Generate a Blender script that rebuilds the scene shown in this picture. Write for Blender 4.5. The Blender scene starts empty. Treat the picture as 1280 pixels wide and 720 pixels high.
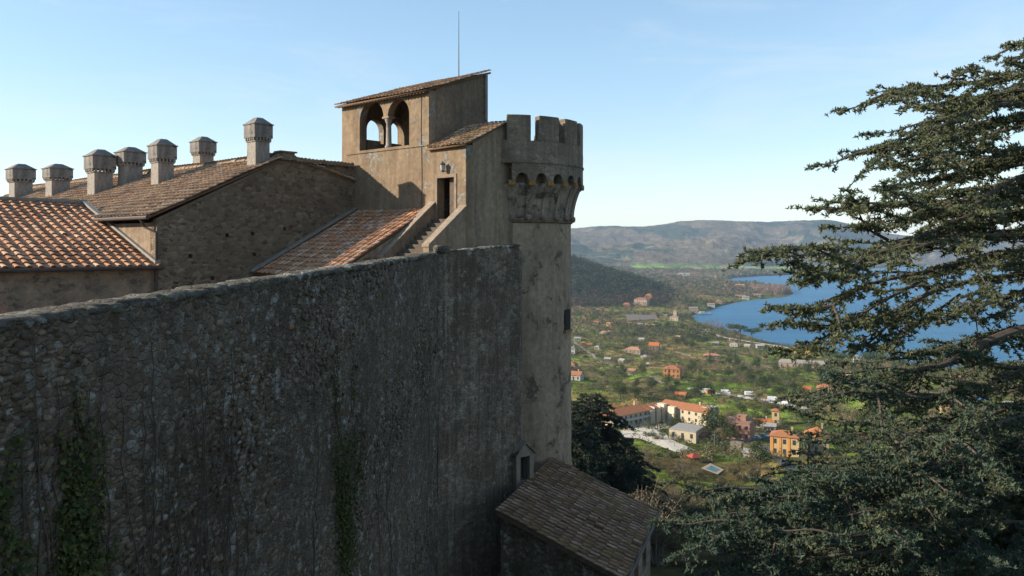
import bpy, bmesh, math, random
import numpy as np
from mathutils import Vector, Matrix
from mathutils.geometry import tessellate_polygon

R = math.radians
rng = np.random.default_rng(7)
random.seed(7)
SC = bpy.context.scene
COL = SC.collection

# ------------------------------------------------------------------ camera, sky, sun, exposure
FPX, HZ = 1000.0, 305.0            # focal length and eye level measured on the 1280 x 720 photograph
cam = bpy.data.objects.new('camera', bpy.data.cameras.new('camera'))
COL.objects.link(cam)
cam.rotation_euler = (R(90), 0, 0)
cam.data.sensor_width = 36
cam.data.lens = 36 * FPX / 1280
cam.data.shift_y = -(360 - HZ) / 1280
cam.data.clip_start = 0.1
cam.data.clip_end = 60000
SC.camera = cam

SUN_AZ, SUN_EL = R(-94), R(23)     # azimuth clockwise from the view axis (+Y)
SUN = Vector((math.sin(SUN_AZ) * math.cos(SUN_EL), math.cos(SUN_AZ) * math.cos(SUN_EL), math.sin(SUN_EL)))
W = bpy.data.worlds.new("World")
SC.world = W
W.use_nodes = True
wn = W.node_tree
sky = wn.nodes.new('ShaderNodeTexSky')
sky.sky_type = 'NISHITA'
sky.sun_disc = False
sky.sun_elevation = SUN_EL
sky.sun_rotation = SUN_AZ
sky.altitude = 300
sky.air_density = 1.0
sky.dust_density = 0.05
sky.ozone_density = 2.0
sg_ = wn.nodes.new('ShaderNodeGamma'); sg_.inputs[1].default_value = 0.63
sh_ = wn.nodes.new('ShaderNodeHueSaturation'); sh_.inputs['Saturation'].default_value = 1.26; sh_.inputs['Hue'].default_value = 0.497
wn.links.new(sky.outputs[0], sg_.inputs[0]); wn.links.new(sg_.outputs[0], sh_.inputs['Color'])
tc_ = wn.nodes.new('ShaderNodeTexCoord'); mp_ = wn.nodes.new('ShaderNodeMapping'); mp_.inputs['Scale'].default_value = (1.6, 1.6, 9.0)
nz_ = wn.nodes.new('ShaderNodeTexNoise'); nz_.inputs['Scale'].default_value = 1.7; nz_.inputs['Detail'].default_value = 7; nz_.inputs['Roughness'].default_value = 0.62; nz_.inputs['Distortion'].default_value = 0.6
rm_ = wn.nodes.new('ShaderNodeMapRange'); rm_.inputs['From Min'].default_value = 0.46; rm_.inputs['From Max'].default_value = 0.78; rm_.inputs['To Max'].default_value = 0.42
mx_ = wn.nodes.new('ShaderNodeMix'); mx_.data_type = 'RGBA'; mx_.inputs[7].default_value = (2.35, 2.5, 2.6, 1)      # thin cirrus veil
wn.links.new(tc_.outputs['Generated'], mp_.inputs[0]); wn.links.new(mp_.outputs[0], nz_.inputs['Vector']); wn.links.new(nz_.outputs[0], rm_.inputs[0])
wn.links.new(rm_.outputs[0], mx_.inputs[0]); wn.links.new(sh_.outputs[0], mx_.inputs[6])
wn.links.new(mx_.outputs[2], wn.nodes['Background'].inputs[0])
wn.nodes['Background'].inputs[1].default_value = 0.15
sl = bpy.data.lights.new('sun', 'SUN')
sl.energy = 4.1
sl.angle = R(0.6)
sl.color = (1.0, 0.88, 0.72)
sun = bpy.data.objects.new('sun', sl)
COL.objects.link(sun)
sun.rotation_euler = SUN.to_track_quat('Z', 'Y').to_euler()
sun.location = SUN * 300
SC.view_settings.view_transform = 'Standard'
SC.view_settings.look = 'None'
SC.view_settings.gamma = 1
SC.view_settings.exposure = 1.32
SC.view_settings.use_curve_mapping = False
SC.render.engine = 'CYCLES'
SC.cycles.use_denoising = True
SC.cycles.max_bounces = 5
SC.cycles.diffuse_bounces = 3
SC.cycles.volume_bounces = 1
SC.cycles.sample_clamp_indirect = 4

# ------------------------------------------------------------------ small helpers
def tag(o, label=None, cat=None, group=None, kind=None):
    if label: o['label'] = label
    if cat: o['category'] = cat
    if group: o['group'] = group
    if kind: o['kind'] = kind
    return o

def empty(name, loc=(0, 0, 0), rz=0.0):
    o = bpy.data.objects.new(name, None)
    COL.objects.link(o)
    o.location = loc
    o.rotation_euler = (0, 0, rz)
    o.empty_display_size = 0.3
    return o

def obj_from(me, name, parent=None):
    o = bpy.data.objects.new(name, me)
    COL.objects.link(o)
    if parent is not None:
        o.parent = parent
    return o

def copy_tree(o, parent=None):
    c = o.copy()
    COL.objects.link(c)
    c.parent = parent
    for ch in list(o.children):
        copy_tree(ch, c)
    return c

def np_mesh(name, V, F, mat, parent=None, C=None, smooth=False):
    """V (n,3), F (m,k), C (n,3) colour per vertex"""
    V = np.asarray(V, dtype=np.float32); F = np.asarray(F, dtype=np.int32)
    m, k = F.shape
    me = bpy.data.meshes.new(name)
    me.vertices.add(len(V)); me.vertices.foreach_set('co', V.ravel())
    me.loops.add(m * k); me.loops.foreach_set('vertex_index', F.ravel())
    me.polygons.add(m)
    me.polygons.foreach_set('loop_start', np.arange(0, m * k, k, dtype=np.int32))
    me.polygons.foreach_set('loop_total', np.full(m, k, dtype=np.int32))
    if smooth:
        me.polygons.foreach_set('use_smooth', np.ones(m, dtype=bool))
    me.update(calc_edges=True)
    if C is not None:
        a = me.color_attributes.new('Col', 'FLOAT_COLOR', 'POINT')
        cc = np.ones((len(V), 4), dtype=np.float32); cc[:, :3] = C
        a.data.foreach_set('color', cc.ravel())
    if mat: me.materials.append(mat)
    return obj_from(me, name, parent)

class MB:
    """collects shapes in world (or local) metres and builds ONE mesh"""
    def __init__(s): s.v = []; s.f = []; s.m = []; s.mi = 0
    def add(s, vs, fs):
        b = len(s.v); s.v += [tuple(p) for p in vs]
        for f in fs: s.f.append([b + i for i in f]); s.m.append(s.mi)
    def hexa(s, p):     # 8 points: bottom ring 0-3, top ring 4-7
        s.add(p, [(3, 2, 1, 0), (4, 5, 6, 7), (0, 1, 5, 4), (1, 2, 6, 5), (2, 3, 7, 6), (3, 0, 4, 7)])
    def box(s, c, sx, sy, sz, ax=(1, 0, 0), top=1.0):
        ax = Vector(ax).normalized(); ay = Vector((-ax.y, ax.x, 0)); c = Vector(c)
        p = []
        for k, z in ((1, 0), (top, sz)):
            for i, j in ((-1, -1), (1, -1), (1, 1), (-1, 1)):
                p.append(c + ax * (i * sx / 2 * k) + ay * (j * sy / 2 * k) + Vector((0, 0, z)))
        s.hexa(p)
    def prism(s, poly, d):   # polygon (list of Vectors) extruded by vector d
        n = len(poly); d = Vector(d)
        a = [Vector(p) for p in poly]; b = [p + d for p in a]
        s.add(a + b, [tuple(range(n - 1, -1, -1)), tuple(range(n, 2 * n))] + [(i, (i + 1) % n, n + (i + 1) % n, n + i) for i in range(n)])
    def tube(s, pts, rads, n=6, cap=True):
        pts = [Vector(p) for p in pts]; rings = []
        for i, p in enumerate(pts):
            t = (pts[min(i + 1, len(pts) - 1)] - pts[max(i - 1, 0)]).normalized()
            a = t.cross(Vector((0.13, 0.21, 1)))
            if a.length < 1e-3: a = t.cross(Vector((1, 0, 0)))
            a.normalize(); b = t.cross(a)
            r = rads[i] if hasattr(rads, '__len__') else rads
            rings.append([p + a * (math.cos(2 * math.pi * k / n) * r) + b * (math.sin(2 * math.pi * k / n) * r) for k in range(n)])
        vs = [q for g in rings for q in g]; fs = []
        for i in range(len(pts) - 1):
            for k in range(n):
                fs.append((i * n + k, i * n + (k + 1) % n, (i + 1) * n + (k + 1) % n, (i + 1) * n + k))
        if cap: fs += [tuple(range(n - 1, -1, -1)), tuple(range((len(pts) - 1) * n, len(pts) * n))]
        s.add(vs, fs)
    def lathe(s, c, prof, n=16):   # prof [(r,z)...]
        c = Vector(c); vs = []; fs = []
        for r, z in prof:
            for k in range(n):
                a = 2 * math.pi * k / n
                vs.append(c + Vector((r * math.cos(a), r * math.sin(a), z)))
        for i in range(len(prof) - 1):
            for k in range(n):
                fs.append((i * n + k, i * n + (k + 1) % n, (i + 1) * n + (k + 1) % n, (i + 1) * n + k))
        fs += [tuple(range(n - 1, -1, -1)), tuple(range((len(prof) - 1) * n, len(prof) * n))]
        s.add(vs, fs)
    def holes(s, outer, holes, o, eu, ev, d):
        """2-D outline with holes in the plane o + u*eu + v*ev, extruded by vector d"""
        o = Vector(o); eu = Vector(eu); ev = Vector(ev); d = Vector(d)
        loops = [outer] + holes
        tri = tessellate_polygon([[Vector((u, v, 0)) for u, v in l] for l in loops])
        flat = [p for l in loops for p in l]; n = len(flat)
        a = [o + eu * u + ev * v for u, v in flat]
        s.add(a + [p + d for p in a], [tuple(t) for t in tri] + [tuple(i + n for i in reversed(t)) for t in tri])
        b = 0; side = []
        for l in loops:
            m = len(l)
            side += [(b + i, b + (i + 1) % m, b + (i + 1) % m + n, b + i + n) for i in range(m)]
            b += m
        s.add(a + [p + d for p in a], side)
    def build(s, name, mats, parent=None, smooth=False, bevel=0.0, fix=True):
        me = bpy.data.meshes.new(name)
        me.from_pydata(s.v, [], s.f)
        mats = mats if isinstance(mats, (list, tuple)) else [mats]
        for m in mats: me.materials.append(m)
        me.polygons.foreach_set('material_index', s.m)
        if fix:
            bm = bmesh.new(); bm.from_mesh(me)
            bmesh.ops.remove_doubles(bm, verts=bm.verts, dist=1e-5)
            bmesh.ops.recalc_face_normals(bm, faces=bm.faces)
            bm.to_mesh(me); bm.free()
        if smooth: me.polygons.foreach_set('use_smooth', [True] * len(me.polygons))
        me.update()
        o = obj_from(me, name, parent)
        if bevel:
            b = o.modifiers.new('bevel', 'BEVEL'); b.width = bevel; b.segments = 2; b.limit_method = 'ANGLE'
        return o

# ------------------------------------------------------------------ materials
def new_mat(name):
    m = bpy.data.materials.new(name); m.use_nodes = True
    return m, m.node_tree, m.node_tree.nodes['Principled BSDF']

def nd(nt, typ, ins=None, **props):
    n = nt.nodes.new(typ)
    for k, v in props.items(): setattr(n, k, v)
    for k, v in (ins or {}).items():
        if isinstance(v, bpy.types.NodeSocket): nt.links.new(v, n.inputs[k])
        else: n.inputs[k].default_value = v
    return n

def c4(c): return (c[0], c[1], c[2], 1.0)
def mix(nt, fac, a, b, mode='MIX'):
    n = nt.nodes.new('ShaderNodeMix'); n.data_type = 'RGBA'; n.blend_type = mode
    for idx, v in ((0, fac), (6, a), (7, b)):
        if isinstance(v, bpy.types.NodeSocket): nt.links.new(v, n.inputs[idx])
        elif idx == 0: n.inputs[0].default_value = v
        else: n.inputs[idx].default_value = c4(v)
    return n.outputs[2]
def ramp(nt, fac, stops, interp='LINEAR'):
    n = nd(nt, 'ShaderNodeValToRGB', {'Fac': fac}); e = n.color_ramp.elements
    n.color_ramp.interpolation = interp
    while len(e) < len(stops): e.new(0.5)
    for el, (p, c) in zip(e, stops):
        el.position = p; el.color = c4(c) if hasattr(c, '__len__') else (c, c, c, 1)
    return n.outputs[0]
def noise(nt, vec, scale, detail=4, rough=0.55, dist=0.0):
    return nd(nt, 'ShaderNodeTexNoise', {'Vector': vec, 'Scale': scale, 'Detail': detail, 'Roughness': rough, 'Distortion': dist}).outputs[0]
def coords(nt, scale=(1, 1, 1), out='Object'):
    tc = nt.nodes.new('ShaderNodeTexCoord')
    return nd(nt, 'ShaderNodeMapping', {'Vector': tc.outputs[out], 'Scale': scale}).outputs[0]
def math_(nt, op, a, b=0.0):
    return nd(nt, 'ShaderNodeMath', {0: a, 1: b}, operation=op).outputs[0]

def rubble(name, stones, mortar, scale=4.0, stain=(0.03, 0.03, 0.03), stain_amt=0.7, lichen=None, lichen_t=0.66,
           bump=0.6, flat=1.7, moss=None, streak=0.0, patch=None, patch_t=0.55):
    m, nt, b = new_mat(name)
    v0 = coords(nt)
    wob = nd(nt, 'ShaderNodeTexNoise', {'Vector': v0, 'Scale': scale * 0.8, 'Detail': 3})
    vv = nd(nt, 'ShaderNodeVectorMath', {0: wob.outputs[1], 1: (0.5, 0.5, 0.5)}, operation='SUBTRACT').outputs[0]
    vv = nd(nt, 'ShaderNodeVectorMath', {0: vv, 3: 0.42 / scale * 2}, operation='SCALE')
    vs = nd(nt, 'ShaderNodeVectorMath', {0: v0, 1: vv.outputs[0]}, operation='ADD').outputs[0]
    vm = nd(nt, 'ShaderNodeMapping', {'Vector': vs, 'Scale': (1, 1, flat)}).outputs[0]
    cell = nd(nt, 'ShaderNodeTexVoronoi', {'Vector': vm, 'Scale': scale}, feature='F1')
    edge = nd(nt, 'ShaderNodeTexVoronoi', {'Vector': vm, 'Scale': scale}, feature='DISTANCE_TO_EDGE')
    n = len(stones)
    colr = nd(nt, 'ShaderNodeSeparateColor', {'Color': cell.outputs['Color']})
    col = ramp(nt, colr.outputs[0], [(i / max(1, n - 1), c) for i, c in enumerate(stones)])
    fine = noise(nt, v0, scale * 7, 5, 0.65)
    col = mix(nt, 1.0, col, ramp(nt, fine, [(0.3, 0.5), (0.7, 1.3)]), 'MULTIPLY')
    if lichen:
        pm = ramp(nt, colr.outputs[1], [(0.80, 0.0), (0.86, 1.0)]); pn = ramp(nt, noise(nt, v0, scale * 2.5, 6, 0.75), [(0.42, 0.0), (0.58, 0.9)])
        col = mix(nt, math_(nt, 'MULTIPLY', pm, pn), col, [x * 0.8 for x in lichen])
    em = ramp(nt, edge.outputs['Distance'], [(0.02, 1.0), (0.09, 0.0)])
    mb = ramp(nt, noise(nt, v0, 1.1, 4, 0.6), [(0.35, 0.2), (0.65, 1.0)])
    col = mix(nt, math_(nt, 'MULTIPLY', em, mb), col, mix(nt, fine, mortar, [x * 0.6 for x in mortar]))
    if patch:
        pf = ramp(nt, noise(nt, v0, 0.55, 8, 0.68, 0.3), [(patch_t, 0.0), (patch_t + 0.05, 1.0)])
        pc = mix(nt, ramp(nt, noise(nt, v0, 3.5, 6, 0.7), [(0.3, 0.0), (0.7, 1.0)]), patch, [x * 0.55 for x in patch])
        col = mix(nt, pf, col, pc)
    st = ramp(nt, noise(nt, v0, 0.35, 6, 0.62, 0.4), [(0.38, 0.0), (0.62, 1.0)])
    col = mix(nt, math_(nt, 'MULTIPLY', st, stain_amt), col, stain)
    if streak:
        vst = coords(nt, (3.2, 3.2, 0.16))
        sf = ramp(nt, noise(nt, vst, 1.0, 6, 0.6, 0.5), [(0.46, 0.0), (0.68, 1.0)])
        col = mix(nt, math_(nt, 'MULTIPLY', sf, streak), col, stain)
        vst2 = coords(nt, (5.0, 5.0, 0.3))
        sf2 = ramp(nt, noise(nt, vst2, 1.0, 5, 0.6, 0.5), [(0.55, 0.0), (0.72, 1.0)])
        col = mix(nt, math_(nt, 'MULTIPLY', sf2, streak * 0.5), col, stones[-1])
    if lichen:
        lf = ramp(nt, noise(nt, v0, 2.6, 7, 0.72), [(lichen_t - 0.1, 0.0), (lichen_t, 1.0)])
        lf2 = ramp(nt, noise(nt, v0, 0.5, 2, 0.5), [(0.4, 0.1), (0.62, 1.0)])
        col = mix(nt, math_(nt, 'MULTIPLY', lf, lf2), col, lichen)
    if moss:
        mf = ramp(nt, noise(nt, v0, 0.9, 6, 0.65), [(0.55, 0.0), (0.68, 0.75)])
        col = mix(nt, mf, col, moss)
    nt.links.new(col, b.inputs['Base Color'])
    b.inputs['Roughness'].default_value = 0.95
    b.inputs['Specular IOR Level'].default_value = 0.15
    h1 = ramp(nt, edge.outputs['Distance'], [(0.0, 0.0), (0.16, 1.0)])
    h = math_(nt, 'ADD', math_(nt, 'MULTIPLY', h1, 0.6), math_(nt, 'MULTIPLY', fine, 0.7))
    bp = nd(nt, 'ShaderNodeBump', {'Strength': bump, 'Distance': 0.05, 'Height': h})
    nt.links.new(bp.outputs[0], b.inputs['Normal'])
    return m

def plaster(name, base, dark, bare, bare_t=0.62, stain=0.6, scale=1.0, bump=0.25, extra=None, soft=0.035):
    m, nt, b = new_mat(name)
    v0 = coords(nt)
    big = noise(nt, v0, 0.5 * scale, 7, 0.65, 0.3)
    col = mix(nt, ramp(nt, big, [(0.32, 0.0), (0.66, 1.0)]), base, dark)
    vst = coords(nt, (2.6, 2.6, 0.22))
    sf = ramp(nt, noise(nt, vst, 1.0 * scale, 6, 0.62, 0.4), [(0.44, 0.0), (0.7, 1.0)])
    col = mix(nt, math_(nt, 'MULTIPLY', sf, stain), col, [x * 0.55 for x in dark])
    mid = noise(nt, v0, 4 * scale, 6, 0.7)
    col = mix(nt, 1.0, col, ramp(nt, mid, [(0.25, 0.62), (0.75, 1.25)]), 'MULTIPLY')
    bf = ramp(nt, noise(nt, v0, 0.9 * scale, 9, 0.7, 0.4), [(bare_t, 0.0), (bare_t + soft, 1.0)])
    vor = nd(nt, 'ShaderNodeTexVoronoi', {'Vector': v0, 'Scale': 6.0}, feature='F1')
    bc = mix(nt, vor.outputs['Distance'], bare, [x * 0.4 for x in bare])
    col = mix(nt, bf, col, bc)
    if extra:
        ef = ramp(nt, noise(nt, v0, 1.6, 8, 0.72), [(0.6, 0.0), (0.66, 0.8)])
        col = mix(nt, ef, col, extra)
    nt.links.new(col, b.inputs['Base Color'])
    b.inputs['Roughness'].default_value = 0.93
    b.inputs['Specular IOR Level'].default_value = 0.15
    h = math_(nt, 'ADD', math_(nt, 'MULTIPLY', mid, 0.6), math_(nt, 'MULTIPLY', bf, -0.5))
    bp = nd(nt, 'ShaderNodeBump', {'Strength': bump, 'Distance': 0.05, 'Height': h})
    nt.links.new(bp.outputs[0], b.inputs['Normal'])
    return m

def simple(name, colr, rough=0.8, var=0.25, scale=3.0, metal=0.0, spec=0.3):
    m, nt, b = new_mat(name)
    v0 = coords(nt)
    n = noise(nt, v0, scale, 5, 0.65)
    col = mix(nt, 1.0, colr, ramp(nt, n, [(0.25, 1 - var), (0.75, 1 + var)]), 'MULTIPLY')
    nt.links.new(col, b.inputs['Base Color'])
    b.inputs['Roughness'].default_value = rough
    b.inputs['Metallic'].default_value = metal
    b.inputs['Specular IOR Level'].default_value = spec
    return m

def attr_mat(name, rough=0.9, var=0.35, scale=6.0, moss=None, transl=0.0, tint=1.0):
    m, nt, b = new_mat(name)
    at = nd(nt, 'ShaderNodeAttribute'); at.attribute_name = 'Col'
    v0 = coords(nt)
    n = noise(nt, v0, scale, 5, 0.7)
    col = mix(nt, 1.0, at.outputs[0], ramp(nt, n, [(0.25, (1 - var) * tint), (0.75, (1 + var) * tint)]), 'MULTIPLY')
    if moss:
        mf = ramp(nt, noise(nt, v0, 0.8, 6, 0.7), [(0.5, 0.0), (0.66, 0.7)])
        col = mix(nt, mf, col, moss)
    nt.links.new(col, b.inputs['Base Color'])
    b.inputs['Roughness'].default_value = rough
    b.inputs['Specular IOR Level'].default_value = 0.12
    if transl:
        tr = nd(nt, 'ShaderNodeBsdfTranslucent', {'Color': col})
        ms = nd(nt, 'ShaderNodeMixShader', {0: transl, 1: b.outputs[0], 2: tr.outputs[0]})
        nt.links.new(ms.outputs[0], nt.nodes['Material Output'].inputs[0])
    return m

M = {}
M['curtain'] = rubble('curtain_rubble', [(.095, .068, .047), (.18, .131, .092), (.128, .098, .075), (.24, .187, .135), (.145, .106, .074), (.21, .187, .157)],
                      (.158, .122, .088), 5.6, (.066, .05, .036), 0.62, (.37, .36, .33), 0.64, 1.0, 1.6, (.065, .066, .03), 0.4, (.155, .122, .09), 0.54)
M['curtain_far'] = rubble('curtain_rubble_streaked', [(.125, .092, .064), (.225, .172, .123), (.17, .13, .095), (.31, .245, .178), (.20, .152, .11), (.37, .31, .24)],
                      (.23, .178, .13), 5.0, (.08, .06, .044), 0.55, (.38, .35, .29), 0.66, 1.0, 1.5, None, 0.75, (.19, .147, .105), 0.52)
M['fieldstone'] = attr_mat('field_stone', 0.95, 0.5, 14, (.045, .04, .022))
M['pale_surround'] = plaster('pale_surround', (.30, .25, .195), (.20, .163, .125), (.15, .122, .095), 0.62, 0.5, 1.5, 0.4)
M['coping'] = rubble('coping_stone', [(.075, .064, .05), (.15, .13, .10), (.10, .088, .07)], (.09, .078, .062), 5, (.045, .039, .03), 0.6, (.30, .30, .26), 0.6, 1.0, 1.0, (.07, .072, .024))
M['gable'] = rubble('gable_rubble', [(.11, .08, .053), (.23, .17, .112), (.16, .12, .085), (.30, .23, .158), (.19, .138, .092), (.075, .056, .042)],
                    (.30, .232, .162), 3.8, (.105, .08, .058), 0.5, None, 0.6, 1.0, 1.9, None, 0.25, (.24, .185, .128), 0.6)
M['wing'] = rubble('wing_rubble', [(.17, .125, .088), (.24, .178, .128), (.08, .066, .056), (.29, .22, .158)],
                   (.36, .262, .182), 3.0, (.17, .125, .088), 0.35, None, 0.6, 0.7, 1.8, None, 0.2, (.37, .262, .182), 0.47)
M['loggia'] = plaster('loggia_plaster', (.245, .178, .115), (.165, .118, .077), (.26, .235, .195), 0.56, 0.6, 1.0, 0.6)
M['stairwall'] = plaster('stair_plaster', (.30, .225, .155), (.20, .147, .10), (.26, .222, .178), 0.62, 0.65, 1.0, 0.4)  # colour raised in place of fill light on shaded faces
M['darkplaster'] = plaster('weathered_plaster', (.20, .146, .10), (.125, .092, .065), (.17, .135, .105), 0.64, 0.6)  # lifted colour stands in for fill light on the shaded side
M['shaft'] = plaster('tower_plaster', (.38, .285, .195), (.25, .188, .13), (.15, .12, .09), 0.555, 0.5, 0.9, 0.6, None, 0.06)
M['crown'] = rubble('tower_crown_stone', [(.21, .162, .118), (.30, .232, .17), (.18, .142, .107), (.36, .285, .21)],
                    (.26, .205, .152), 4.2, (.105, .081, .06), 0.65, (.27, .25, .21), 0.7, 0.7, 1.6, None, 0.65)  # crown colour lifted, missing fill light put into the stone
M['niche'] = plaster('niche_plaster', (.34, .275, .21), (.19, .148, .112), (.11, .088, .068), 0.52, 0.7, 1.5, 0.6, None, 0.08)  # tone raised slightly to act as fill light on the corbels
M['orange_lichen'] = simple('orange_lichen_stone', (.24, .13, .04), 0.95, 0.6, 11)
M['chimney'] = plaster('chimney_plaster', (.30, .27, .235), (.22, .195, .168), (.17, .148, .125), 0.60, 0.55, 1.6, 0.35)
M['chimney_cap'] = plaster('chimney_cap_plaster', (.235, .215, .195), (.145, .132, .12), (.105, .094, .083), 0.58, 0.65, 1.6, 0.35)
M['tile'] = attr_mat('roof_tile', 0.92, 0.34, 4, None, 0, .86)
M['tile_old'] = attr_mat('old_roof_tile', 0.95, 0.45, 5, (.17, .115, .035))
M['dark'] = simple('unlit_interior', (.02, .017, .015), 0.95, 0.2)
M['metal'] = simple('dark_iron', (.05, .05, .05), 0.6, 0.2, 5, 0.3)
M['lead'] = simple('lead_flashing', (.20, .185, .165), 0.7, 0.3, 4)
M['gutter'] = simple('copper_brown_gutter', (.06, .042, .033), 0.6, 0.3, 5)
M['wood'] = simple('weathered_wood', (.09, .065, .045), 0.85, 0.4, 6)
M['leadglass'] = simple('lantern_glass', (.35, .36, .36), 0.2, 0.1, 5, 0, 0.6)
M['leaf'] = attr_mat('leaf', 0.8, 0.15, 3, None, 0.32)
M['needle'] = attr_mat('cedar_needle', 0.75, 0.1, 2, None, 0.34)
M['bark'] = simple('bark', (.075, .058, .045), 0.95, 0.45, 8)
M['bark_pale'] = simple('pale_bark', (.17, .14, .115), 0.95, 0.4, 8)
# ------------------------------------------------------------------ castle frame: t runs along the loggia front, s out of it
def P(px, py, D): return Vector(((px - 640) / FPX * D, D, (HZ - py) / FPX * D))
AZ = R(-49)
UA = Vector((math.sin(AZ), math.cos(AZ), 0)); OUT = Vector((-math.cos(AZ), math.sin(AZ), 0)); UP = Vector((0, 0, 1))
CORNER = Vector((-2.11, 37.0, 0))
def fr(t, s, z): return CORNER + UA * t + OUT * s + UP * z
def t_at(px, s=0.0):
    r = (px - 640) / FPX; o = CORNER + OUT * s
    return (r * o.y - o.x) / (UA.x - r * UA.y)
def s_at(px, t):
    r = (px - 640) / FPX; o = CORNER + UA * t
    return (r * o.y - o.x) / (OUT.x - r * OUT.y)
def z_at(py, t, s): return (HZ - py) / FPX * fr(t, s, 0).y

def subdivided_wall(name, pts, z0, z1, thick, mat, parent, nx, nz, amp, seed):
    """rough masonry wall following plan points, top heights z1 per point; faces nudged like rubble"""
    pts = [Vector((p[0], p[1], 0)) for p in pts]
    L = [0.0]
    for a, b in zip(pts, pts[1:]): L.append(L[-1] + (b - a).length)
    us = np.linspace(0, L[-1], nx + 1)
    # keep the corners sharp
    for l in L[1:-1]: us[np.argmin(abs(us - l))] = l
    def at(u):
        k = max(i for i in range(len(L) - 1) if u >= L[i] - 1e-6)
        f = (u - L[k]) / (L[k + 1] - L[k]); d = (pts[k + 1] - pts[k]).normalized()
        return pts[k].lerp(pts[k + 1], f), Vector((d.y, -d.x, 0)), z1[k] + (z1[k + 1] - z1[k]) * f
    V = []; rr = np.random.default_rng(seed)
    for u in us:
        p, n, zt = at(u)
        for j in range(nz + 1):
            z = z0 + (zt - z0) * (j / nz) ** 0.7
            w = amp * (math.sin(u * 1.3 + z * 0.7) * 0.5 + math.sin(u * 0.41 - z * 0.9 + 1) + rr.normal() * 0.45)
            q = p + n * w; V.append((q.x, q.y, z + (rr.normal() * amp * 0.3 if 0 < j < nz else 0)))
        q = p - n * thick; V.append((q.x, q.y, zt)); V.append((q.x, q.y, z0))
    k = nz + 3; F = []
    for i in range(nx):
        for j in range(k):
            F.append((i * k + j, (i + 1) * k + j, (i + 1) * k + (j + 1) % k, i * k + (j + 1) % k))
    mb = MB(); mb.add(V, F)
    mb.add(V[:k], [tuple(range(k))]); mb.add(V[-k:], [tuple(range(k - 1, -1, -1))])
    o = mb.build(name, mat, parent)
    return o

def rocks(name, line, size, mat, parent, seed, spacing=0.8, jit=0.25):
    """one course of rough coping stones along a line of world points"""
    rr = np.random.default_rng(seed); base = bmesh.new(); bmesh.ops.create_icosphere(base, subdivisions=2, radius=1)
    bv = np.array([v.co[:] for v in base.verts]); bf = np.array([[v.index for v in f.verts] for f in base.faces]); base.free()
    bv = np.sign(bv) * np.abs(bv) ** 0.6
    V = []; F = []; nb = 0
    for a, b in zip(line, line[1:]):
        a = np.array(a); b = np.array(b); d = b - a; Ln = np.linalg.norm(d); d = d / Ln; nrm = np.array((d[1], -d[0], 0))
        x = 0.0
        while x < Ln:
            sx = size[0] * rr.uniform(0.6, 1.35); sy = size[1] * rr.uniform(0.85, 1.15); sz = size[2] * rr.uniform(0.75, 1.2)
            v = bv * (1 + rr.normal(0, 0.07, bv.shape))
            c = a + d * (x + sx / 2) + nrm * rr.normal(0, 0.03)
            an = rr.normal(0, jit * 0.3); dd = d * math.cos(an) + nrm * math.sin(an); n2 = nrm * math.cos(an) - d * math.sin(an)
            w = c + v[:, :1] * dd * sx * 0.52 + v[:, 1:2] * n2 * sy * 0.5 + v[:, 2:3] * np.array((0, 0, 1)) * sz * 0.5
            V.append(w); F.append(bf + nb); nb += len(w)
            x += sx * spacing
    return np_mesh(name, np.vstack(V), np.vstack(F), mat, parent)

TERRA = [(.345, .19, .115), (.31, .165, .10), (.37, .22, .14), (.28, .15, .092), (.37, .25, .17), (.32, .165, .095)]
TERRC = [(.41, .205, .115), (.36, .175, .095), (.44, .24, .14), (.32, .16, .09), (.42, .235, .145)]
SHEDC = [(.52, .31, .19), (.45, .255, .15), (.55, .38, .265), (.40, .225, .14), (.54, .42, .32), (.48, .255, .145)]  # shed covers and channels lightened in colour against the gable's shadow
SHEDD = [(.45, .225, .125), (.39, .19, .10), (.48, .26, .15)]
AGED = [(.42, .26, .155), (.47, .295, .175), (.35, .22, .14), (.52, .36, .235), (.31, .20, .13), (.48, .33, .19), (.40, .285, .19)]
MOSSY = [(.31, .185, .115), (.25, .15, .095), (.38, .235, .15), (.22, .145, .09), (.33, .215, .14), (.29, .165, .105), (.40, .27, .18)]
GAPSHADE = [(.075, .048, .032), (.055, .037, .026), (.09, .058, .038)]  # dark channel tiles: shade between the covers put into the colour

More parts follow.
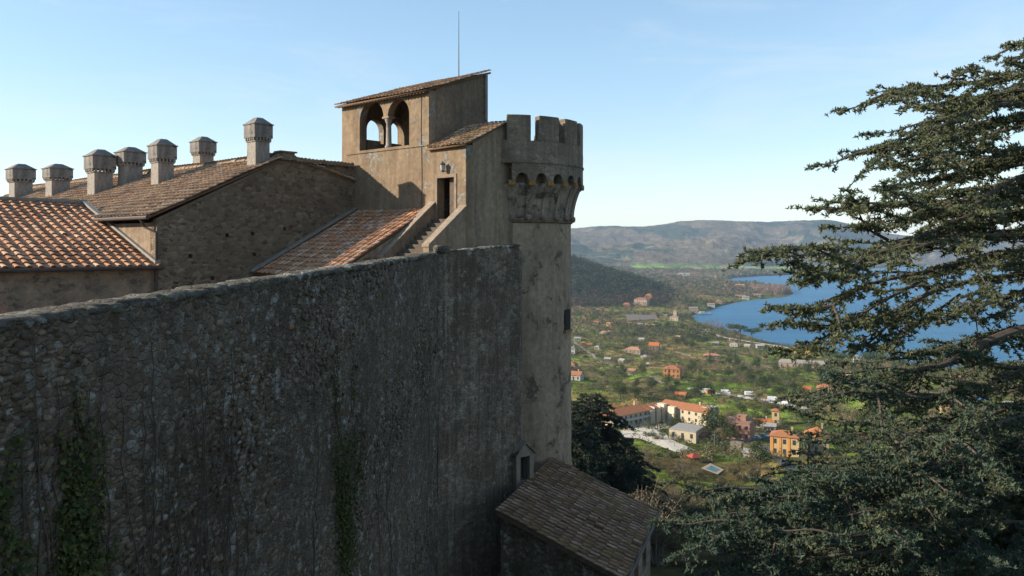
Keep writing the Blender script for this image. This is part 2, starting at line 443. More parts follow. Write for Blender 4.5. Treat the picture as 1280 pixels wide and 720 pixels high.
def tile_roof(name, o, eu, es, wid, ln, pal, mat, parent, pitch=0.25, course=0.36, keep=None, seed=1, under=0.12, chan=None, sag=0.02, cov=0.36):
    """barrel tiles: o = one eave corner, eu along the eave, es up the slope"""
    rr = np.random.default_rng(seed)
    o = np.array(o); eu = np.array(Vector(eu).normalized()); es = np.array(Vector(es).normalized())
    n = np.cross(eu, es); n = n if n[2] > 0 else -n
    nc = int(wid / pitch); nr = int(math.ceil(ln / course)); V = []; F = []; C = []; nb = 0
    seg = 5; ang = np.linspace(0, math.pi, seg + 1); pal = np.array(pal); chan = np.array(chan if chan is not None else pal)
    for i in range(nc + 1):
        cj = rr.normal(0, 0.012)
        for kind in (0, 1):                     # channel tile, then cover tile
            if kind == 1 and i == nc + 1: continue
            u0 = (i + (0.5 if kind == 0 else 0)) * pitch + cj
            if u0 > wid: continue
            for j in range(nr):
                v0 = j * course + rr.normal(0, 0.012); v1 = min(v0 + course * 1.18, ln)
                if v0 >= ln: continue
                if keep and not keep(u0, (v0 + v1) / 2): continue
                ra, rb = (pitch * cov, pitch * cov * .78) if kind else (pitch * 0.44, pitch * 0.44)
                sk = rr.normal(0, 0.010)
                if kind and rr.uniform() < .007: continue
                if kind and rr.uniform() < .02: sk = rr.normal(0, .05); v0 -= rr.uniform(0, .12)
                lift = abs(rr.normal(0, 0.006))
                sagz = -sag * math.sin(u0 / max(wid, 1) * 9 + seed) - sag * math.sin(v0 * 1.1 + u0 * .6)
                ring = []
                for (v, r, h, dx) in ((v0, ra, 0.045, 0), (v1, rb, 0.0, sk)):
                    if kind:
                        q = [o + eu * (u0 + dx - math.cos(a) * r) + es * v + n * (math.sin(a) * r * 0.68 + h + lift + sagz) for a in ang]
                    else:
                        q = [o + eu * (u0 + dx - math.cos(a) * r) + es * v + n * (-math.sin(a) * r * 0.16 + 0.035 + h * 0.7 + sagz) for a in ang]
                    ring += q
                V += ring
                m = seg + 1
                F += [(nb + a, nb + a + 1, nb + m + a + 1, nb + m + a) for a in range(seg)]
                if kind: F += [(nb, nb + 1, nb + 4, nb + 5), (nb + 1, nb + 2, nb + 3, nb + 4)]
                c = (pal if kind else chan)[rr.integers(len(pal if kind else chan))] * rr.uniform(0.82, 1.18)
                C += [c] * len(ring); nb += len(ring)
    # bedding under the tiles
    b0 = len(V); t = under
    cor = [(0, 0), (wid, 0), (wid, ln), (0, ln)]
    if keep is None:
        for dz in (-t, -0.03):
            for (u, v) in cor: V.append(o + eu * u + es * v + n * dz); C.append(pal[0] * 0.35)
        F += [(b0 + 3, b0 + 2, b0 + 1, b0), (b0 + 4, b0 + 5, b0 + 6, b0 + 7)] + [(b0 + i, b0 + (i + 1) % 4, b0 + 4 + (i + 1) % 4, b0 + 4 + i) for i in range(4)]
    return np_mesh(name, np.array(V), np.array(F), mat, parent, np.array(C))

# ------------------------------------------------------------------ the long rampart wall in the foreground
W0 = P(0, 405, 10.0); W1 = P(547, 317.5, 33.0)
d01 = (W1 - W0).normalized()
WS = W0 - d01 * 9.0                                        # it runs on past the camera
W2 = Vector((CORNER.x, CORNER.y, 0)); 
W2 = Vector((W1.x, W1.y, 0)) - OUT * 5.15
wz = [W0.z - (W1.z - W0.z) * 9 / (W1 - W0).length, W1.z, -0.10]
rampart = empty('rampart_wall', (W1.x, W1.y, -24))
tag(rampart, 'long dark rubble stone rampart wall in shade filling the left foreground', 'wall')
def local(o, root):   # meshes are made in world metres; parent them without moving
    o.parent = root; o.matrix_parent_inverse = root.matrix_world.inverted() if False else Matrix.Translation(-root.location) @ Matrix.Identity(4)
    return o
def under(root, o):
    """parent a mesh built in world metres to a thing whose Empty stands at its base"""
    o.parent = root
    mw = Matrix.Translation(root.location) @ Matrix.Rotation(root.rotation_euler.z, 4, 'Z')
    o.data.transform(mw.inverted())
    return o
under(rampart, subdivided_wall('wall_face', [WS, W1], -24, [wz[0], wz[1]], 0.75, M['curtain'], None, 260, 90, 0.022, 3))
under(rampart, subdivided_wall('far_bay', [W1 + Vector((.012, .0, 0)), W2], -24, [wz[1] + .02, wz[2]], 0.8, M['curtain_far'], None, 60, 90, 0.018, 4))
nr = Vector((d01.y, -d01.x, 0))
def field_stones(name, n, u0, u1, seed):
    r = np.random.default_rng(seed); base = bmesh.new(); bmesh.ops.create_icosphere(base, subdivisions=1, radius=1)
    bv = np.array([v.co[:] for v in base.verts]); bf = np.array([[v.index for v in f.verts] for f in base.faces]); base.free(); bv = np.sign(bv) * np.abs(bv) ** .45
    d = np.array(d01); d[2] = 0; d /= np.linalg.norm(d); nn = np.array(nr); nn /= np.linalg.norm(nn); o = np.array((W0.x, W0.y, 0)); V = []; F = []; C = []; m = len(bv)
    u = u0 + (u1 - u0) * r.uniform(0, 1, n) ** 1.25
    for i in range(n):
        dep = 4.2 + .40 * (o[1] + u[i] * d[1]); z = W0.z + (W1.z - W0.z) * u[i] / 23.4 - .12 - (dep - .8) * r.uniform(0, 1)
        sx = r.uniform(.035, .12) * (1.5 if r.uniform() < .1 else 1); sz_ = sx * r.uniform(.3, .65); a = r.normal(0, .22); e1 = d * math.cos(a) + np.array((0, 0, math.sin(a))); e2 = np.array((0, 0, math.cos(a))) - d * math.sin(a)
        v = bv * (1 + r.normal(0, .13, bv.shape)); V.append(o + d * u[i] + np.array((0, 0, z)) + nn * r.uniform(-.022, .004) + v[:, :1] * e1 * sx + v[:, 1:2] * nn * r.uniform(.018, .029) + v[:, 2:3] * e2 * sz_); F.append(bf + i * m)
        q = r.uniform(); c = np.array((.20, .185, .16)) if q < .05 else np.array((.15, .10, .06)) if q < .1 else np.array([(.112, .084, .06), (.138, .105, .075), (.088, .066, .048), (.16, .126, .091)][r.integers(4)])
        C.append(np.repeat((c * r.uniform(.75, 1.2))[None], m, 0))
    return np_mesh(name, np.vstack(V), np.vstack(F), M['fieldstone'], None, np.vstack(C))
under(rampart, field_stones('face_stones', 9000, -1.2, 23.0, 77))
cl = [tuple(Vector((p.x, p.y, z)) - nr * 0.33 - UP * 0.06) for p, z in ((WS, wz[0] + .02), (W1, wz[1] + .02))]
cop = under(rampart, rocks('coping', cl, (0.38, 0.78, 0.2), M['coping'], None, 5, 0.7))
n2 = Vector((-UA.x, -UA.y, 0))
cl2 = [tuple(Vector((p.x, p.y, z)) - n2 * 0.36) for p, z in ((W1, wz[1] + .03), (W2, wz[2] + .03))]
under(rampart, rocks('coping', cl2, (0.4, 0.78, 0.15), M['coping'], None, 6, 0.78))
kn = rocks('finial_stone', [tuple(W1 + Vector((-.15, 0, .18))), tuple(W1 + Vector((.25, .3, .18)))], (0.62, 0.5, 0.36), M['coping'], None, 9, 1.0)
under(rampart, kn)
# rounded end pier
mb = MB(); e = Vector((W2.x, W2.y, -24)) - n2 * 0.55
mb.lathe(e, [(0.62, 0), (0.6, 12), (0.58, 23.6), (0.35, 23.95)], 20)
under(rampart, mb.build('end_pier', M['curtain_far'], None, smooth=True))

# ------------------------------------------------------------------ gabled hall with the chimneys
TG = 8.25                                             # plane of the gable wall
sA = s_at(350, TG); sE = s_at(186, TG)
zA = z_at(197, TG, sA); zE = z_at(269, TG, sE); zC = z_at(206, TG, 0)
sl_ = (zA - zE) / (sE - sA)
hall = empty('gabled_hall', fr(TG, sA, -14))
tag(hall, 'long stone hall with brown tiled roof and row of chimneys, dark gable wall facing right', 'building')
HL = 36.0
mb = MB()
prof = [(sE - 0.35, -14), (sE - 0.35, zE - 0.28), (sA, zA - 0.1), (sA - 1.0, zA - 0.12), (0.0, zC - 0.1), (0.0, -14)]
outl = [(-s, z) for s, z in prof]                     # u = -s
mb.holes(outl, [[(-(s_at(x, TG)) - .09, z_at(y, TG, s_at(x, TG)) - .09), (-(s_at(x, TG)) + .09, z_at(y, TG, s_at(x, TG)) - .09),
                (-(s_at(x, TG)) + .09, z_at(y, TG, s_at(x, TG)) + .09), (-(s_at(x, TG)) - .09, z_at(y, TG, s_at(x, TG)) + .09)]
               for x, y in ((284, 294), (266, 348), (238, 320), (316, 292), (318, 288 + 30), (356, 286))],
         fr(TG, 0, 0), -OUT, UP, UA * 0.6)
under(hall, mb.build('gable_wall', M['gable']))
mb = MB()   # side wall under the eave (lit plaster) and hidden rear wall
mb.prism([fr(TG + .61, sE - .35, -14), fr(TG + .61, sE - .35, zE - .3), fr(TG + HL, sE - .35, zE - .3), fr(TG + HL, sE - .35, -14)], -OUT * 0.6)
under(hall, mb.build('eave_wall', M['stairwall'])); mb = MB()
mb.prism([fr(TG + .61, -4, -14), fr(TG + .61, -4, zC - 2.1), fr(TG + HL, -4, zC - 2.1), fr(TG + HL, -4, -14)], -OUT * 0.6)
under(hall, mb.build('back_wall', M['stairwall']))
mb = MB(); mb.prism([fr(TG + .5, sE - .6, zE - .5), fr(TG + .5, sA, zA - .45), fr(TG + .5, -3.9, zC - 2.2)], UA * (HL - 1))
under(hall, mb.build('attic', M['dark']))
slope = (OUT * -(sE - sA) + UP * (zA - zE)).normalized(); sln = math.hypot(sE - sA, zA - zE)
hr = tile_roof('front_roof', fr(TG - .12, sE + .05, zE - .02), UA, slope, HL, sln + 0.1, AGED, M['tile'], None, 0.36, 0.42, seed=11, cov=.30)
under(hall, hr)
# rear pitch, falling away from the ridge
rl = Vector((fr(0, -4.2, zC - 2.0) - fr(0, sA, zA))); 
under(hall, tile_roof('rear_roof', fr(TG + HL, -4.2, zC - 1.75), -UA, -rl, HL + .1, rl.length, AGED, M['tile'], None, 0.3, 0.45, seed=12))
# ridge tiles and the row of tile ends along the wall top
mb = MB(); rr = np.random.default_rng(3)
for i in range(int(HL / .45)):
    q = fr(TG + i * .45 - .1, sA, zA + .02 + rr.normal(0, .012)); mb.tube([q, q + UA * .5], [.15, .12], 8)
under(hall, mb.build('ridge_tile_row', simple('ridge_tile', (.22, .16, .11), .95, .5, 4)))
mb = MB(); ns = 17
for i in range(ns):
    f = (i + .5) / ns; s = (sA - 0.6) * (1 - f) + .15 * f; z = (zA - .03) * (1 - f) + (zC - .02) * f
    q = fr(TG - .14, s, z + rr.normal(0, .012)); mb.tube([q, q + UA * .7], [.125, .10], 8)
under(hall, mb.build('verge_tile_row', simple('verge_tile', (.17, .125, .09), .95, .5, 4)))
mb = MB(); q = fr(TG + .05, sA - .35, zA); mb.box(q + UP * -.1, .8, .5, .38, OUT, .9); mb.box(q + UP * .26, .95, .6, .07, OUT)
under(hall, mb.build('ridge_stub', M['gable']))
# verge mortar band, gutter and downpipe
mb = MB(); a = fr(TG - .05, sE - .3, zE - .14); b = fr(TG - .05, sA, zA - .13)
mb.prism([a, b, b - UP * .14, a - UP * .14], UA * .3); under(hall, mb.build('verge_band', M['gutter'] if False else simple('verge_mortar', (.12, .09, .065), .95, .4, 5)))
mb = MB(); mb.tube([fr(TG - .15, sE + .12, zE - .1), fr(TG + HL, sE + .12, zE - .1)], .09, 8)
under(hall, mb.build('gutter', M['gutter']))
dp = [fr(TG + .6, sE + .1, zE - .15), fr(TG + .5, sE - .05, zE - .5), fr(TG - .06, sE - .30, zE - .75), fr(TG - .06, sE - .30, -3.0)]
mb = MB(); mb.tube(dp, .06, 8); under(hall, mb.build('downpipe', M['gutter']))

# chimneys: shaft, dentils and box cap with a low pyramid; placed on the front pitch
def chimney_meshes():
    mb = MB(); mb.box((0, 0, -1.2), .95, .95, 2.2); mb.box((0, 0, 1.0), 1.06, 1.06, .07)
    for i in range(5):
        for k in range(4):
            a = k * math.pi / 2; x = (i - 2) * .21
            mb.box((x * math.cos(a) - .54 * math.sin(a), x * math.sin(a) + .54 * math.cos(a), 1.071), .10, .12, .13, (math.cos(a), math.sin(a), 0))
    sh = mb.build('chimney', M['chimney'], None, bevel=0.015)
    mb = MB(); mb.box((0, 0, 1.205), 1.22, 1.22, .68); mb.box((0, 0, 1.887), 1.32, 1.32, .07); mb.box((0, 0, 1.959), 1.2, 1.2, .33, (1, 0, 0), .32)
    cp = mb.build('chimney_cap', M['chimney_cap'], sh, bevel=0.02)
    return sh
ch0 = None
for (px, ybase, wpx, ytop) in ((335, 204, 37, 149), (254, 214, 34, 171), (203, 228, 37, 174), (163, 227, 40, 184), (125, 240, 41, 187), (72, 243, 39, 205), (26, 247, 38, 205)):
    r = (px - 640) / FPX; q = (HZ - ybase) / FPX
    # ray meets the front pitch  z = zE + (sE - s) * sl_
    A = np.array((r, 1.0)); o2 = np.array(OUT[:2]); c2 = np.array(CORNER[:2])
    D = (zE + sE * sl_ + sl_ * float(c2 @ o2)) / (q + sl_ * float(A @ o2))
    pos = Vector((r * D, D, q * D))
    if px in (254,): pos = pos * 1.06
    if px == 335: pos = pos + UA * .85 + UP * .12
    if ch0 is None: c = ch0 = chimney_meshes(); c.parent = hall
    else: c = copy_tree(ch0, hall)
    ws = wpx * pos.y / FPX / (1.32 * 1.34); hs = (ybase - ytop) * pos.y / FPX / 2.29
    c.scale = (ws, ws, hs)
    c.location = pos - hall.location; c.rotation_euler = (0, 0, math.atan2(UA.y, UA.x))
    print('chimney', px, [round(x, 2) for x in pos], round(ws, 2), round(hs, 2))

# ------------------------------------------------------------------ low wing with the orange tiles
TW = TG - 0.02; 
sW0 = s_at(197, TW); zW = z_at(331, TW, sW0)
wing = empty('low_wing', fr(TW, sW0, -14))
tag(wing, 'low stone wing under an orange barrel tile roof left of the dark gable', 'building')
ridge_r = 7.9; zR = 2.02
mb = MB(); LW = 16.0
arch = []
sa = s_at(-62, TW); za = -2.75
for k in range(13):
    a = math.pi * k / 12; arch.append((-(sa) + 1.55 * math.cos(a), za + 1.05 * math.sin(a)))
arch = [(-sa + 1.55, -5.0)] + arch + [(-sa - 1.55, -5.0)]
mb.holes([(-(sW0 + LW), -14), (-(sW0 - .36), -14), (-(sW0 - .36), zW - .12), (-(sW0 + LW), zW - .12)], [arch], fr(TW + .25, 0, 0), -OUT, UP, UA * .6)
under(wing, mb.build('front_wall', M['wing']))
mb = MB(); mb.prism([fr(TW + 1.2, sa + 1.9, -6), fr(TW + 1.2, sa - 1.9, -6), fr(TW + 1.2, sa - 1.9, -1), fr(TW + 1.2, sa + 1.9, -1)], UA * .1)
under(wing, mb.build('arch_back', M['dark']))
mb = MB(); rr = np.random.default_rng(5)      # brick arch ring
for k in range(25):
    a = math.pi * (k + .5) / 25
    c = fr(TW + .23, sa - 1.72 * math.cos(a), za + 1.22 * math.sin(a)); rd = (-OUT * 0 + OUT * (-math.cos(a)) + UP * math.sin(a) * .75).normalized()
    tg = rd.cross(UA).normalized()
    h = .17; w = .075
    mb.prism([c - rd * h - tg * w, c + rd * h - tg * w, c + rd * h + tg * w, c - rd * h + tg * w], UA * .1)
under(wing, mb.build('brick_arch', simple('arch_brick', (.27, .15, .10), .95, .4, 6)))
sw = (UA * ridge_r + UP * (zR - zW)).normalized(); swl = math.hypot(ridge_r, zR - zW)
under(wing, tile_roof('roof', fr(TW - .22, sW0, zW - .05), OUT, sw, LW, swl, TERRA, M['tile'], None, 0.42, 0.42, seed=21, chan=TERRC, cov=.25))
mb = MB(); mb.prism([fr(TW + .3, sW0 + LW - .2, zW - .2), fr(TW + .3, sW0 + .3, zW - .2), fr(TW + ridge_r, sW0 + .3, zR - .25), fr(TW + ridge_r, sW0 + LW - .2, zR - .25)], UP * -.4)
under(wing, mb.build('roof_boarding', M['wood']))
mb = MB(); mb.tube([fr(TW - .3, sW0 - .1, zW - .1), fr(TW - .3, sW0 + LW, zW - .1)], .085, 8)
under(wing, mb.build('gutter', M['gutter']))
mb = MB(); a = fr(TW - .1, sW0 - .08, zW + .06); b = fr(TW + ridge_r, sW0 - .08, zR + .08)
mb.prism([a, b, b + UP * .12, a + UP * .12], OUT * .24); under(wing, mb.build('verge_flashing', M['lead']))
mb = MB(); mb.prism([fr(TW + ridge_r - .2, sW0 - .1, zR - .05), fr(TW + ridge_r - .2, sW0 + LW, zR - .05), fr(TW + ridge_r - .2, sW0 + LW, zR + .16), fr(TW + ridge_r - .2, sW0 - .1, zR + .16)], UA * .5)
under(wing, mb.build('ridge_coping', M['lead']))
mb = MB(); mb.prism([fr(TW + ridge_r + .1, sW0 + LW, -14), fr(TW + ridge_r + .1, sW0 + .3, -14), fr(TW + ridge_r + .1, sW0 + .3, zR - .08), fr(TW + ridge_r + .1, sW0 + LW, zR - .08)], UA * .1)
under(wing, mb.build('back_wall', M['wing']))

# ------------------------------------------------------------------ belvedere: loggia block, stair and door
tL = t_at(536); tE = t_at(427.5); DEP = 4.2
belv = empty('belvedere', fr(4, 0, -14))
tag(belv, 'tan plastered belvedere with two open arches, stair door and single pitch tiled roof', 'building')
zs = z_at(184, t_at(480), 0) - 0.02; zEv = 7.5; zBk = z_at(91, tL, -DEP)
mb = MB()       # solid body below the loggia, and the sill floor
mb.prism([fr(tL, 0, -14), fr(tE, 0, -14), fr(tE, 0, zs - .12), fr(tL, 0, zs - .12)], -OUT * DEP)
under(belv, mb.build('lower_wall', M['loggia']))
def arch2(c, w, z0, zsp, n=14, k=1.0):
    r = w / 2
    return [(c - r, z0), (c + r, z0)] + [(c + r * math.cos(math.pi * i / n), zsp + r * k * math.sin(math.pi * i / n)) for i in range(n + 1)]
a0, a1, b0, b1 = t_at(479.5), t_at(449.5), t_at(511.5), t_at(484.5)
ca, wa = (a0 + a1) / 2, a1 - a0; cb, wb = (b0 + b1) / 2, b1 - b0
ww = min(wa, wb)
zspr = 6.45
ARC = lambda x0, x1: [((x0 + x1) / 2 + (x0 - x1) / 2 * math.cos(math.pi * i / 14), zspr + abs(x1 - x0) / 2 * math.sin(math.pi * i / 14)) for i in range(15)]
front = [(b0, zs - .02), (a1, zs - .02)] + ARC(a1, a0) + ARC(b1, b0)
TH = .42
mb = MB(); mb.holes([(tL, zs - .118), (tE, zs - .118), (tE, zEv - .05), (tL, zEv - .05)], [front], fr(0, 0, 0), UA, UP, -OUT * TH)
under(belv, mb.build('arcade_wall', M['loggia']))
mb = MB(); zb = zBk - .15       # closed rear wall
mb.prism([fr(tL + TH, -DEP, zs - .118), fr(tE - TH, -DEP, zs - .118), fr(tE - TH, -DEP, zb - .3), fr(tL + TH, -DEP, zb - .3)], OUT * (TH - .003))
under(belv, mb.build('rear_wall', M['loggia']))
mb = MB(); mb.prism([fr(tL, -TH - .003, zs - .117), fr(tL, -DEP, zs - .117), fr(tL, -DEP, zBk - .1), fr(tL, -TH - .003, zEv - .05 + (zBk - zEv) * TH / DEP)], UA * TH)
under(belv, mb.build('right_side_wall', M['darkplaster']))
def side_arch(p0, p1, yb, yt):
    s0, s1 = s_at(p0, tE - TH), s_at(p1, tE - TH); c = -(s0 + s1) / 2; w = abs(s1 - s0); s = (s0 + s1) / 2; zt = z_at(yt, tE - TH, s); return arch2(c, w, z_at(yb, tE - TH, s), zt - w / 2)
mb = MB(); g0, g1 = TH + .003, DEP
mb.holes([(g0, zs - .117), (g1, zs - .117), (g1, zBk - .1), (g0, zEv - .05 + (zBk - zEv) * TH / DEP)], [side_arch(458.5, 479.5, 179, 149.5), side_arch(488.5, 503, 180, 153)], fr(tE - TH, 0, 0), -OUT, UP, UA * TH)
under(belv, mb.build('left_side_wall', M['loggia']))
mb = MB(); ctr = fr((a0 + b1) / 2, -TH / 2, zs - .02)
mb.lathe(ctr, [(.2, -.05), (.2, .1), (.15, .16), (.135, .8), (.13, 1.28), (.17, 1.33), (.2, 1.44), (.22, 1.52)], 16)
under(belv, mb.build('column', simple('column_stone', (.23, .20, .17), .9, .35, 5), None, smooth=True))
mb = MB(); mb.box(ctr + UP * 1.5, .5, .46, .1, UA); under(belv, mb.build('capital', M['stairwall']))
mb = MB(); s_ = s_at(464, tE - 1.1); q = fr(tE - 1.1, s_, zs - .1); mb.box(q, .9, .5, .75, OUT); under(belv, mb.build('parapet_block', M['loggia']))
mb = MB(); mb.prism([fr(tL + .05, .05, zs - .165), fr(tE - 0.4, .05, zs - .165), fr(tE - .4, .05, zs - .11), fr(tL + .05, .05, zs - .11)], -OUT * .06)
under(belv, mb.build('sill_band', M['loggia']))
sv = (-OUT * DEP + UP * (zBk - zEv)).normalized(); svl = math.hypot(DEP, zBk - zEv)
under(belv, tile_roof('roof', fr(tL - .1, .32, zEv - .07), UA, sv, tE - tL + .35, svl + .45, AGED, M['tile'], None, 0.27, 0.4, seed=31))
mb = MB()
for i in range(30):
    t = tL + .05 + i * (tE - tL) / 29.5
    mb.prism([fr(t, .28, zEv - .22), fr(t, -TH, zEv - .05), fr(t, -TH, zEv + .02), fr(t, .28, zEv - .16)], UA * .08)
under(belv, mb.build('eave_rafter_row', M['wood']))
mb = MB(); mb.tube([P(607.5, 150, 41.6), P(607.5, 93, 41.6)], .045, 8); under(belv, mb.build('downpipe', M['lead']))
mb = MB(); a = P(573.5, 102, 40.3); mb.tube([a, a + UP * 1.2, a + UP * 3.55], [.03, .024, .012], 6); under(belv, mb.build('lightning_rod', M['metal']))
# a run of cable down the front and the small iron vent
mb = MB(); t = t_at(527); mb.tube([fr(t, .02, zEv - .3), fr(t + .02, .02, 5.6), fr(t - .04, .02, 3.4), fr(t - .02, .02, 1.8)], .014, 5); under(belv, mb.build('cable', M['metal']))

# stair tower with the doorway, small tiled lean-to on top
zF = z_at(178, 0, 0); tS = tL - .005
sB = s_at(629.5, 0); zTB = z_at(153, 0, sB)
mb = MB(); d0, d1 = t_at(568.5), t_at(547.5); zd0, zd1 = z_at(273.5, .9, 0), z_at(221.5, .9, 0)
mb.holes([(0, -14), (tS, -14), (tS, zF - .1), (0, zF - .1)], [[(d0, zd0), (d1, zd0), (d1, zd1), (d0, zd1)]], fr(0, 0.03, 0), UA, UP, -OUT * .45)
under(belv, mb.build('stair_front_wall', M['loggia']))
mb = MB(); z5 = zF - .1 + (zTB - zF) * (.42 / abs(sB))
mb.prism([fr(0, -.425, -20), fr(0, sB - .8, -20), fr(0, sB - .8, zTB + .18), fr(0, -.425, z5)], UA * .5)
mb.prism([fr(0.5, sB - .2, -14), fr(tS, sB - .2, -14), fr(tS, sB - .2, zTB - .1), fr(.5, sB - .2, zTB - .1)], -OUT * .5)
under(belv, mb.build('stair_side_wall', M['stairwall']))
mb = MB(); mb.prism([fr(d0 - .3, -1.35, zd0 - .5), fr(d1 + .3, -1.35, zd0 - .5), fr(d1 + .3, -1.35, zd1 + .5), fr(d0 - .3, -1.35, zd1 + .5)], -OUT * .1)
under(belv, mb.build('passage_back', M['dark']))
mb = MB(); mb.prism([fr(d0 + .003, -.28, zd0), fr(d0 + .62, -.28, zd0), fr(d0 + .62, -.28, zd1 - .003), fr(d0 + .003, -.28, zd1 - .003)], -OUT * .06)
door = under(belv, mb.build('door', M['wood']))
mb = MB(); w = .16
for (u0, u1, z0, z1) in ((d0 - w, d0 - .002, zd0, zd1 + w), (d1 + .002, d1 + w, zd0, zd1 + w), (d0 - .002, d1 + .002, zd1 + .002, zd1 + w)):
    mb.prism([fr(u0, .031, z0), fr(u1, .031, z0), fr(u1, .031, z1), fr(u0, .031, z1)], OUT * .035)
under(belv, mb.build('door_frame', simple('door_frame_stone', (.185, .14, .10), .9, .3, 5)))
s2 = (-OUT * abs(sB) + UP * (zTB - zF)).normalized(); s2l = math.hypot(sB, zTB - zF)
under(belv, tile_roof('stair_roof', fr(-.12, .25, zF - .1), UA, s2, tS + .1, s2l + .35, AGED, M['tile_old'], None, 0.27, 0.38, seed=33))
# wall lantern
q = fr(t_at(557.5), .22, z_at(209.5, .9, 0))
mb = MB(); mb.tube([fr(t_at(557.5), .03, q.z - .12), fr(t_at(557.5), .2, q.z - .2)], .018, 6); mb.lathe(q + UP * -.19, [(.03, 0), (.09, .04), (.1, .06)], 6); mb.lathe(q + UP * -.14, [(.02, 0), (.02, .28), (.15, .281), (.10, .35), (.03, .41), (.012, .47)], 6)
lan = under(belv, mb.build('wall_lantern', M['metal']))
mb = MB(); mb.lathe(q + UP * -.13, [(.085, 0), (.12, .26)], 6); lg = mb.build('lantern_glass', M['leadglass']); under(belv, lg); lg.parent = lan
# open stair between two sloping parapets
tl2 = t_at(544.5); sl1 = s_at(478, tl2); zl0 = z_at(252, tl2, 0); zl1 = z_at(320, tl2, sl1)
sr1 = s_at(535, 0.05); zr0 = z_at(257, 0.05, 0); zr1 = z_at(306, .05, sr1)
mb = MB(); mb.prism([fr(tl2, .031, -8), fr(tl2, sl1, -8), fr(tl2, sl1, zl1 - .09), fr(tl2, .031, zl0 - .09)], UA * .36)
mb.prism([fr(.0, .031, -8), fr(.0, sr1, -8), fr(.0, sr1, zr1 - .09), fr(.0, .031, zr0 - .09)], UA * .36)
under(belv, mb.build('stair_parapet', M['stairwall']))
mb = MB()
for t0, s1, za_, zb_ in ((tl2 - .05, sl1 + .05, zl0, zl1), (-.05, sr1 + .05, zr0, zr1)):
    mb.prism([fr(t0, .032, za_ - .088), fr(t0, s1, zb_ - .088), fr(t0, s1, zb_ + .02), fr(t0, .032, za_ + .02)], UA * .46)
under(belv, mb.build('parapet_coping', simple('parapet_coping', (.22, .175, .13), .95, .4, 4)))
mb = MB()
for i in range(16):
    z1 = zd0 - .004 - i * .2; mb.prism([fr(.361, .03 + i * .27, -8), fr(.361, .03 + i * .27 + .268, -8), fr(.361, .03 + i * .27 + .268, z1), fr(.361, .03 + i * .27, z1)], UA * (tl2 - .363))
under(belv, mb.build('steps', simple('step_stone', (.085, .066, .05), .95, .4, 4)))
# tiled lean-to against the loggia front
tl3 = tl2 + .37; zT = z_at(263, 6, 0); sQ = s_at(316, TG - .05); zQ = z_at(342, TG - .05, sQ)
s3 = (-OUT * sQ + UP * (zT - zQ)).normalized(); s3l = math.hypot(sQ, zT - zQ)
leanto = empty('lean_to_shed', fr(6, sQ / 2, -8))
tag(leanto, 'lean-to with warm orange barrel tiles between the dark gable and the stair', 'building')
under(leanto, tile_roof('roof', fr(tl3, sQ, zQ), UA, s3, TG - tl3 - .1, s3l, SHEDC, M['tile'], None, 0.36, 0.40, seed=41, chan=SHEDD, cov=.27))
mb = MB(); mb.prism([fr(tl3, .05, -8), fr(tl3, sQ - .25, -8), fr(tl3, sQ - .25, zQ - .05), fr(tl3, .05, zT - .2)], UA * (TG - tl3 - .02))
under(leanto, mb.build('wall', M['stairwall']))
mb = MB(); a = fr(TG - .02, .1, zT + .1); b = fr(TG - .02, sQ + .1, zQ + .08); mb.prism([a, b, b + UP * .12, a + UP * .12], -UA * .26)
under(leanto, mb.build('verge_flashing', M['lead']))
mb = MB(); q0 = s_at(440, 5.2)
mb.prism([fr(tl3, 3.55, -8), fr(tl3, 4.05, -8), fr(tl3, 4.05, z_at(322, tl3, 4)), fr(tl3, 3.55, z_at(321, tl3, 4))], UA * 2.6)
under(leanto, mb.build('end_wall', M['stairwall']))

# ------------------------------------------------------------------ round tower
TC = Vector((-.40, 43.0, 0)); RS, RC = 3.55, 4.2
tower = empty('round_tower', TC + UP * -26)
tag(tower, 'round crenellated stone tower with machicolated crown above the valley', 'tower')
def cyl(mb, r0, r1, z0, z1, n, seed, amp, nzs, a0=0, a1=2 * math.pi):
    rr = np.random.default_rng(seed); V = []; full = True
    for j in range(nzs + 1):
        z = z0 + (z1 - z0) * j / nzs; r = r0 + (r1 - r0) * j / nzs
        for k in range(n):
            a = 2 * math.pi * k / n; w = r + rr.normal() * amp; V.append(TC + Vector((w * math.sin(a), w * math.cos(a), z)))
    F = [(j * n + k, j * n + (k + 1) % n, (j + 1) * n + (k + 1) % n, (j + 1) * n + k) for j in range(nzs) for k in range(n)]
    mb.add(V, F)
zM, zCb, zMt = z_at(274, 0, 0) * 1, 5.05, 6.28
zM = (HZ - 274) / FPX * 39.4
mb = MB(); cyl(mb, RS + .06, RS, -26, 3.7, 120, 1, .007, 120)
under(tower, mb.build('shaft', M['shaft'], None, smooth=True))
mb = MB(); mb.lathe(TC, [(RS + .02, zM - .17), (RS + .1, zM - .14), (RS + .11, zM - .03), (RS + .02, zM)], 120)
under(tower, mb.build('string_course', M['darkplaster'], None, smooth=False))
NB = 26; ba = 2 * math.pi / NB; off = R(180) - R(12.4) + 0.5 * ba * 0
zsp, zar = 3.12, 3.52
def pol(a, r, z): return TC + Vector((r * math.sin(a), r * math.cos(a), z))
mb = MB()       # arched skirt of the crown
aw = .62; n = 10
